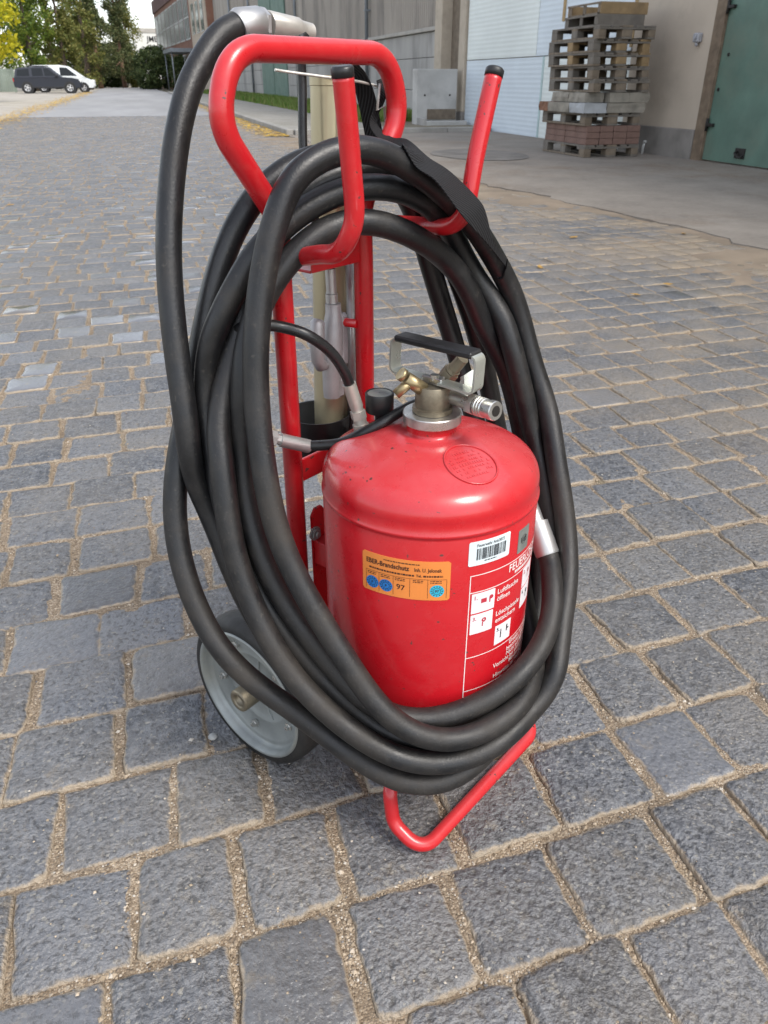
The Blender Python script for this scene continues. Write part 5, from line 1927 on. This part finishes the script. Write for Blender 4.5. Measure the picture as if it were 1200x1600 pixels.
# ------------------------------------------------------------------ coiled discharge hose
HOSE = [(2722,-132,3685),(2624,87,3419),(2346,311,3244),(2076,479,3053),(1785,572,2871),(1482,592,2716),(1191,547,2582),(925,447,2451),(661,299,2343),(387,109,2273),(129,-115,2256),(-84,-361,2318),(-232,-617,2465),(-321,-870,2673),(-378,-1114,2914),(-429,-1345,3168),(-480,-1562,3432),(-520,-1759,3710),(-534,-1934,4000),(-520,-2090,4303),(-481,-2227,4617),(-423,-2336,4941),(-357,-2391,5282),(-308,-2394,5643),(-264,-2397,6002),(-181,-2423,6318),(-68,-2441,6574),(54,-2444,6784),(201,-2425,6989),(396,-2373,7209),(643,-2287,7419),(920,-2178,7573),(1211,-2051,7633),(1499,-1917,7596),(1767,-1800,7497),(2003,-1725,7378),(2203,-1697,7268),(2378,-1692,7163),(2545,-1665,7035),(2708,-1595,6848),(2864,-1518,6577),(3050,-1470,6244),(3265,-1400,5919),(3417,-1297,5613),(3495,-1199,5298),(3538,-1105,4977),(3558,-1007,4657),(3553,-905,4338),(3523,-795,4021),(3468,-676,3710),(3386,-549,3405),(3278,-419,3110),(3141,-293,2829),(2975,-180,2564),(2775,-82,2321),(2525,29,2119),(2227,185,1981),(1894,340,1908),(1563,423,1888),(1286,461,1875),(1051,489,1824),(808,497,1731),(546,455,1614),(283,344,1500),(39,163,1435),(-160,-79,1445),(-306,-360,1525),(-412,-659,1650),(-499,-960,1800),(-588,-1248,1974),(-696,-1520,2166),(-818,-1777,2367),(-933,-2022,2582),(-1019,-2247,2819),(-1067,-2449,3083),(-1080,-2628,3370),(-1067,-2786,3675),(-1027,-2923,3994),(-959,-3033,4323),(-862,-3114,4655),(-738,-3167,4983),(-595,-3199,5305),(-444,-3220,5623),(-299,-3228,5940),(-170,-3220,6263),(-46,-3205,6590),(86,-3185,6919),(237,-3154,7243),(415,-3104,7546),(617,-3036,7802),(835,-2956,7996),(1065,-2869,8132),(1311,-2774,8217),(1570,-2675,8248),(1832,-2582,8222),(2085,-2509,8141),(2320,-2463,8015),(2533,-2445,7856),(2716,-2443,7672),(2861,-2436,7455),(2970,-2405,7190),(3056,-2344,6882),(3134,-2264,6549),(3210,-2174,6208),(3279,-2079,5866),(3333,-1981,5523),(3370,-1878,5187),(3394,-1770,4868),(3406,-1650,4568),(3404,-1512,4281),(3383,-1354,4003),(3337,-1177,3731),(3263,-988,3470),(3157,-790,3221),(3017,-592,2987),(2845,-405,2769),(2660,-226,2578),(2482,-43,2423),(2286,132,2302),(2036,283,2218),(1734,389,2174),(1427,429,2165),(1172,416,2142),(954,377,2070),(718,299,1975),(450,151,1906),(186,-64,1894),(-30,-317,1958),(-179,-586,2095),(-281,-856,2286),(-364,-1116,2507),(-439,-1362,2745),(-501,-1591,2997),(-547,-1801,3266),(-580,-1992,3550),(-603,-2165,3848),(-619,-2319,4160),(-615,-2454,4480),(-570,-2583,4799),(-495,-2728,5107),(-431,-2861,5421),(-373,-2932,5758),(-317,-2942,6117),(-250,-2874,6477),(-133,-2765,6799),(11,-2679,7061),(141,-2619,7255),(257,-2569,7393),(393,-2513,7518),(583,-2441,7659),(828,-2348,7800),(1104,-2239,7907),(1391,-2127,7960),(1683,-2016,7952),(1969,-1910,7881),(2230,-1823,7755),(2448,-1770,7600),(2624,-1752,7436),(2777,-1741,7253),(2930,-1700,7028),(3082,-1603,6768),(3196,-1434,6504),(3236,-1240,6228),(3252,-1098,5920),(3287,-988,5598),(3328,-891,5266),(3373,-798,4923),(3392,-672,4596),(3349,-524,4290),(3260,-372,3994),(3150,-215,3708),(3021,-58,3434),(2867,93,3173),(2681,235,2930),(2461,363,2708),(2202,458,2527),(1896,509,2431),(1571,569,2399),(1290,652,2347),(1017,676,2286),(715,610,2225),(406,473,2175),(120,280,2186),(-110,49,2286),(-266,-197,2461),(-354,-435,2687),(-403,-654,2943),(-438,-860,3216),(-474,-1059,3500),(-511,-1251,3792),(-542,-1430,4093),(-557,-1589,4404),(-550,-1723,4727),(-520,-1832,5059),(-477,-1924,5398),(-425,-2002,5740),(-365,-2067,6082),(-293,-2116,6424),(-205,-2150,6766),(-100,-2169,7108),(23,-2174,7441),(159,-2168,7740),(300,-2156,7973),(446,-2137,8134),(617,-2099,8246),(825,-2035,8329),(1061,-1954,8369),(1305,-1873,8351),(1547,-1796,8276),(1790,-1718,8160),(2036,-1631,8011),(2282,-1546,7831),(2518,-1486,7641),(2731,-1458,7463),(2922,-1446,7293),(3103,-1417,7096),(3280,-1352,6848),(3431,-1259,6550),(3519,-1153,6222),(3560,-1039,5888),(3581,-906,5566),(3566,-738,5263),(3488,-558,4974),(3381,-402,4680),(3286,-256,4382),(3186,-104,4091),(3062,48,3809),(2911,196,3537),(2727,335,3281),(2504,455,3049),(2250,563,2844),(1987,683,2656),(1756,781,2436),(1543,778,2205),(1279,733,2063),(966,704,1990),(643,630,1923),(341,475,1855),(68,262,1831),(-164,11,1875),(-349,-260,1987),(-492,-536,2150),(-605,-805,2347),(-699,-1058,2567),(-771,-1293,2808),(-818,-1506,3070),(-841,-1698,3352),(-847,-1870,3651),(-840,-2022,3963),(-817,-2150,4286),(-773,-2255,4616),(-711,-2345,4947),(-634,-2445,5277),(-522,-2564,5597),(-355,-2653,5905),(-153,-2709,6208),(36,-2774,6523),(196,-2805,6848),(357,-2784,7149),(515,-2746,7395),(648,-2712,7579),(766,-2676,7720),(909,-2618,7846),(1098,-2532,7968),(1314,-2433,8064),(1529,-2347,8116),(1733,-2282,8123),(1935,-2229,8092),(2133,-2185,8029),(2320,-2157,7944),(2486,-2151,7848),(2639,-2157,7738),(2794,-2160,7587),(2962,-2149,7368),(3137,-2122,7077),(3302,-2077,6743),(3444,-2011,6399),(3558,-1932,6055),(3642,-1849,5709),(3699,-1764,5361),(3731,-1676,5016),(3746,-1580,4679),(3743,-1475,4354),(3725,-1358,4040),(3689,-1228,3736),(3634,-1085,3443),(3556,-929,3158),(3452,-764,2884),(3321,-596,2623),(3160,-434,2379),(2968,-294,2156),(2755,-182,1957),(2545,-65,1792),(2327,101,1681),(2041,278,1628),(1701,396,1611),(1383,430,1599),(1116,403,1563),(854,323,1515),(574,174,1484),(304,-31,1485),(76,-271,1544),(-91,-537,1679),(-221,-807,1869),(-342,-1070,2080),(-446,-1326,2296),(-520,-1569,2529),(-567,-1796,2787),(-599,-2005,3062),(-622,-2200,3351),(-631,-2378,3651),(-629,-2537,3958),(-626,-2674,4264),(-647,-2788,4574),(-695,-2862,4905),(-717,-2894,5261),(-683,-2939,5615),(-624,-3020,5961),(-559,-3114,6306),(-488,-3204,6654),(-408,-3288,7000),(-313,-3367,7343),(-200,-3437,7682),(-69,-3500,8016),(79,-3556,8345),(245,-3603,8663),(440,-3634,8957),(671,-3641,9209),(928,-3628,9427),(1232,-3597,9537)]
hose = empty('coiled_hose', TROLLEY_LOC, TROLLEY_ROT)
tag(hose, 'long black rubber hose coiled in loops over the trolley hooks', 'hose')
hp = [L(a / 1e4, b_ / 1e4, c / 1e4) for a, b_, c in HOSE]
MB().tube(catmull(hp, 4), 0.0141, 20).build('hose_line', 'rubber', hose)
fl = MB()
d0 = (hp[0] - hp[1]).normalized()
p0 = hp[0] + (hp[1] - hp[0]) * 0.9
prs = [(0, .0150), (0.003, .0162), (0.040, .0158), (0.046, .0158), (0.0465, .011), (0.072, .0105)]
bd = (L(0.318, -0.048, 0.352) - L(0.302, -0.012, 0.314)).normalized()
fl.tube([p0 + d0 * t for t, _ in prs], [r_ for _, r_ in prs], 22)
fl.build('outlet_ferrule', 'aluminium', hose, angle=40)
pe = p0 + d0 * 0.070
MB().tube(fillet([pe, pe + d0 * 0.03, L(0.20, -0.10, 0.40)], 0.02), 0.0105, 14).build('outlet_pipe', 'steel', hose)
d1 = (hp[-1] - hp[-2]).normalized()
q1 = hp[-1]
cf = MB().tube([q1 - d1 * 0.012, q1 - d1 * 0.009, q1 + L(0.018, 0.002, 0.0003), q1 + L(0.020, 0.002, 0.0002)], [.0158, .0178, .0172, .0150], 26)
cf.tube([q1 + L(0.0195, 0.002, 0.0002), q1 + L(0.0215, 0.002, 0.0), q1 + L(0.0275, 0.003, -0.0003), q1 + L(0.0295, 0.004, -0.0005)], [.0150, .0170, .0166, .0145], 6, True, False)
co_ = cf.build('lance_coupling', 'aluminium', hose, angle=40)
MB().tube([q1 + L(0.029, 0.004, -0.0005), q1 + L(0.031, 0.004, -0.0005), q1 + L(0.070, 0.010, -0.004), q1 + L(0.074, 0.0105, -0.0044), q1 + L(0.090, 0.013, -0.006)], [.0140, .0146, .0130, .0110, .0098], 24).build('coupling_sleeve', 'worn_sleeve', co_, angle=30)

# ------------------------------------------------------------------ foam lance standing in its cup
lan = empty('foam_lance', TROLLEY_LOC, TROLLEY_ROT)
tag(lan, 'pale metal foam lance with alloy trigger standing behind the trolley frame', 'lance')
tb = MB()
LT = Lp([(0.2125, -0.338, 0.4155), (0.2128, -0.338, 0.418), (0.2325, -0.336, 0.893), (0.2325, -0.336, 0.894), (0.2328, -0.336, 0.903), (0.2328, -0.336, 0.904), (0.2285, -0.336, 0.80), (0.2285, -0.336, 0.79)])
tb.tube(LT, [0.023, 0.0250, 0.0250, 0.0258, 0.0258, 0.0240, 0.0238, 0.001], 40, False)
tb.build('foam_tube', 'lance_tube', lan, angle=40)
MB().tube(Lp([(0.232, -0.312, 0.44), (0.232, -0.312, 0.70)]), 0.0080, 14).build('side_tube', 'aluminium', lan)
th = [(0.205, -0.345, 0.944), (0.192, -0.342, 0.944), (0.1850, -0.337, 0.929), (0.1826, -0.335, 0.8902), (0.1748, -0.33, 0.823), (0.1757, -0.32, 0.7587), (0.1858, -0.31, 0.7167), (0.1877, -0.305, 0.6974), (0.188, -0.305, 0.6798)]
MB().tube(catmull(Lp(th), 6), 0.0055, 12).build('feed_hose', 'thin_hose', lan)
gn_ = MB()
gn_.cyl(L(0.188, -0.305, 0.690), L(0.1888, -0.305, 0.660), 0.0068, 0.0068, 16)
gn_.cyl(L(0.1888, -0.305, 0.660), L(0.1888, -0.305, 0.6585), 0.0074, 0.0074, 16)
gn_.cyl(L(0.1888, -0.305, 0.6580), L(0.189, -0.305, 0.646), 0.0080, 0.0080, 16)
gn_.build('swivel_joint', 'aluminium', lan, angle=25)
gb_ = MB()
gb_.tube(Lp([(0.189, -0.303, 0.6455), (0.189, -0.303, 0.632), (0.187, -0.303, 0.612), (0.185, -0.303, 0.590), (0.1825, -0.303, 0.565), (0.181, -0.303, 0.530), (0.1805, -0.303, 0.519)]), [.0105, .0110, .0140, .0150, .0135, .0125, .0115], 12)
gb_.box(0.192, 0.208, 0.292, 0.312, 0.560, 0.632, 0.004)
gb_.box(0.178, 0.200, 0.294, 0.310, 0.516, 0.545, 0.004)
gun = gb_.build('trigger_body', 'cast_alloy', lan, angle=35)
lv = MB()
lv.tube(Lp([(0.158, -0.301, 0.632), (0.1565, -0.301, 0.628), (0.1545, -0.301, 0.60), (0.155, -0.301, 0.578), (0.160, -0.302, 0.569), (0.172, -0.303, 0.566)]), [.006, .0095, .0100, .0095, .0085, .006], 12)
lv.build('trigger_lever', 'cast_alloy', gun)
# wire tie holding the lance and strap
wr = [(0.150, -0.345, 0.910), (0.1692, -0.34, 0.9077), (0.2089, -0.311, 0.902), (0.2542, -0.308, 0.898), (0.2907, -0.302, 0.8917)]
tag(MB().tube(catmull([tro.matrix_basis @ p for p in Lp(wr)], 5), 0.0016, 6).build('wire_tie', 'wire'), 'thin pale wire tie stretched below the red handle', 'wire')

# ------------------------------------------------------------------ shoulder strap
stp = empty('shoulder_strap', TROLLEY_LOC, TROLLEY_ROT)
tag(stp, 'black woven shoulder strap draped over the coiled hose', 'strap')
SU = [(0.2907, -0.3, 0.9034), (0.2872, -0.29, 0.8828), (0.2713, -0.293, 0.8555), (0.262, -0.262, 0.8420), (0.2177, -0.202, 0.8462), (0.2095, -0.165, 0.8286), (0.218, -0.14, 0.8151), (0.2387, -0.112, 0.7873), (0.2442, -0.105, 0.7725), (0.2568, -0.105, 0.7383), (0.3228, -0.125, 0.7034)]
SL = [(0.2723, -0.3, 0.9), (0.2651, -0.29, 0.8797), (0.2458, -0.29, 0.853), (0.2268, -0.252, 0.8321), (0.1765, -0.187, 0.8241), (0.1547, -0.145, 0.8144), (0.1564, -0.125, 0.805), (0.1624, -0.105, 0.7793), (0.18, -0.098, 0.7618), (0.2334, -0.102, 0.7354), (0.3115, -0.12, 0.6941)]


HD = catmull(hp, 3)
CAM_L = tro.matrix_basis.inverted() @ Vector((0, 0, CAM_H))


def clear_of_hose(p):
    """lift a strap point until it lies on top of the hose loops"""
    d = ((CAM_L - p).normalized() + Vector((0, 0, 0.5))).normalized()
    near = [h for h in HD if (h - p).length < 0.09]
    for _ in range(70):
        if all((h - p).length > 0.0172 for h in near):
            break
        p = p + d * 0.001
    return p


def ribbon(ua, la, thick, name, parent, n=10, lift=False):
    a, b_ = catmull(Lp(ua), n), catmull(Lp(la), n)
    mb = MB()
    vs, fs = [], []
    K = 8
    ins = 0.13 if lift else 0.0
    grid = [[a[i].lerp(b_[i], ins + (1 - 2 * ins) * k / K) for k in range(K + 1)] for i in range(len(a))]
    if lift:
        grid = [[clear_of_hose(p) for p in row] for row in grid]
        for _ in range(6):
            grid = [[(grid[max(i - 1, 0)][k] + grid[min(i + 1, len(a) - 1)][k] + grid[i][k] * 2 + grid[i][max(k - 1, 0)] + grid[i][min(k + 1, K)]) / 6 for k in range(K + 1)] for i in range(len(a))]
        grid = [[clear_of_hose(p) for p in row] for row in grid]
    for i in range(len(a)):
        for k in range(K + 1):
            d = grid[min(i + 1, len(a) - 1)][k] - grid[max(i - 1, 0)][k]
            nn = d.cross(grid[i][min(k + 1, K)] - grid[i][max(k - 1, 0)]).normalized() * thick
            vs += [grid[i][k], grid[i][k] + nn]
    w2 = 2 * (K + 1)
    for i in range(len(a) - 1):
        for k in range(K):
            o_, o2 = i * w2 + 2 * k, (i + 1) * w2 + 2 * k
            fs += [(o_, o_ + 2, o2 + 2, o2), (o_ + 1, o2 + 1, o2 + 3, o_ + 3)]
        o_, o2 = i * w2, (i + 1) * w2
        fs += [(o_, o2, o2 + 1, o_ + 1), (o_ + 2 * K, o_ + 2 * K + 1, o2 + 2 * K + 1, o2 + 2 * K)]
    return mb.add(vs, fs, True).build(name, web, parent, angle=60)


web, t, b = base('woven')
v = coords(t, 'obj')
wv = t.nodes.new('ShaderNodeTexWave')
wv.wave_type = 'BANDS'
wv.bands_direction = 'DIAGONAL'
wv.inputs['Scale'].default_value = 120
wv.inputs['Distortion'].default_value = 0.6
t.links.new(v, wv.inputs['Vector'])
t.links.new(mixc(t, wv.outputs['Fac'], (0.003, 0.003, 0.0035), (0.021, 0.021, 0.023)), b.inputs['Base Color'])
b.inputs['Roughness'].default_value = 0.8
b.inputs['Specular IOR Level'].default_value = 0.3
bump(t, b, wv.outputs['Fac'], 0.7, 0.0012)
ribbon(SU, SL, 0.0012, 'webbing', stp, 10, True)
SB = [(0.2300, -0.318, 0.935), (0.2464, -0.315, 0.9166), (0.2624, -0.315, 0.9047), (0.2752, -0.315, 0.8862), (0.2847, -0.315, 0.8613), (0.2933, -0.315, 0.8317), (0.296, -0.312, 0.79)]
ribbon([(u, v_ - 0.018, z) for u, v_, z in SB], [(u, v_ + 0.012, z) for u, v_, z in SB], 0.0011, 'webbing', stp)
bk = MB()
bk.tube(Lp([(0.268, -0.288, 0.896), (0.262, -0.288, 0.868), (0.276, -0.288, 0.872), (0.278, -0.288, 0.855)]), 0.0016, 6)
bk.build('wire_buckle', 'wire', stp)
# tail of the strap hanging behind the right hook
ST = [(0.3228, -0.125, 0.7034), (0.326, -0.132, 0.690), (0.325, -0.142, 0.694), (0.318, -0.150, 0.72)]
ribbon(ST, [(u - 0.012, v_ + 0.006, z - 0.010) for u, v_, z in ST], 0.0011, 'webbing', stp)
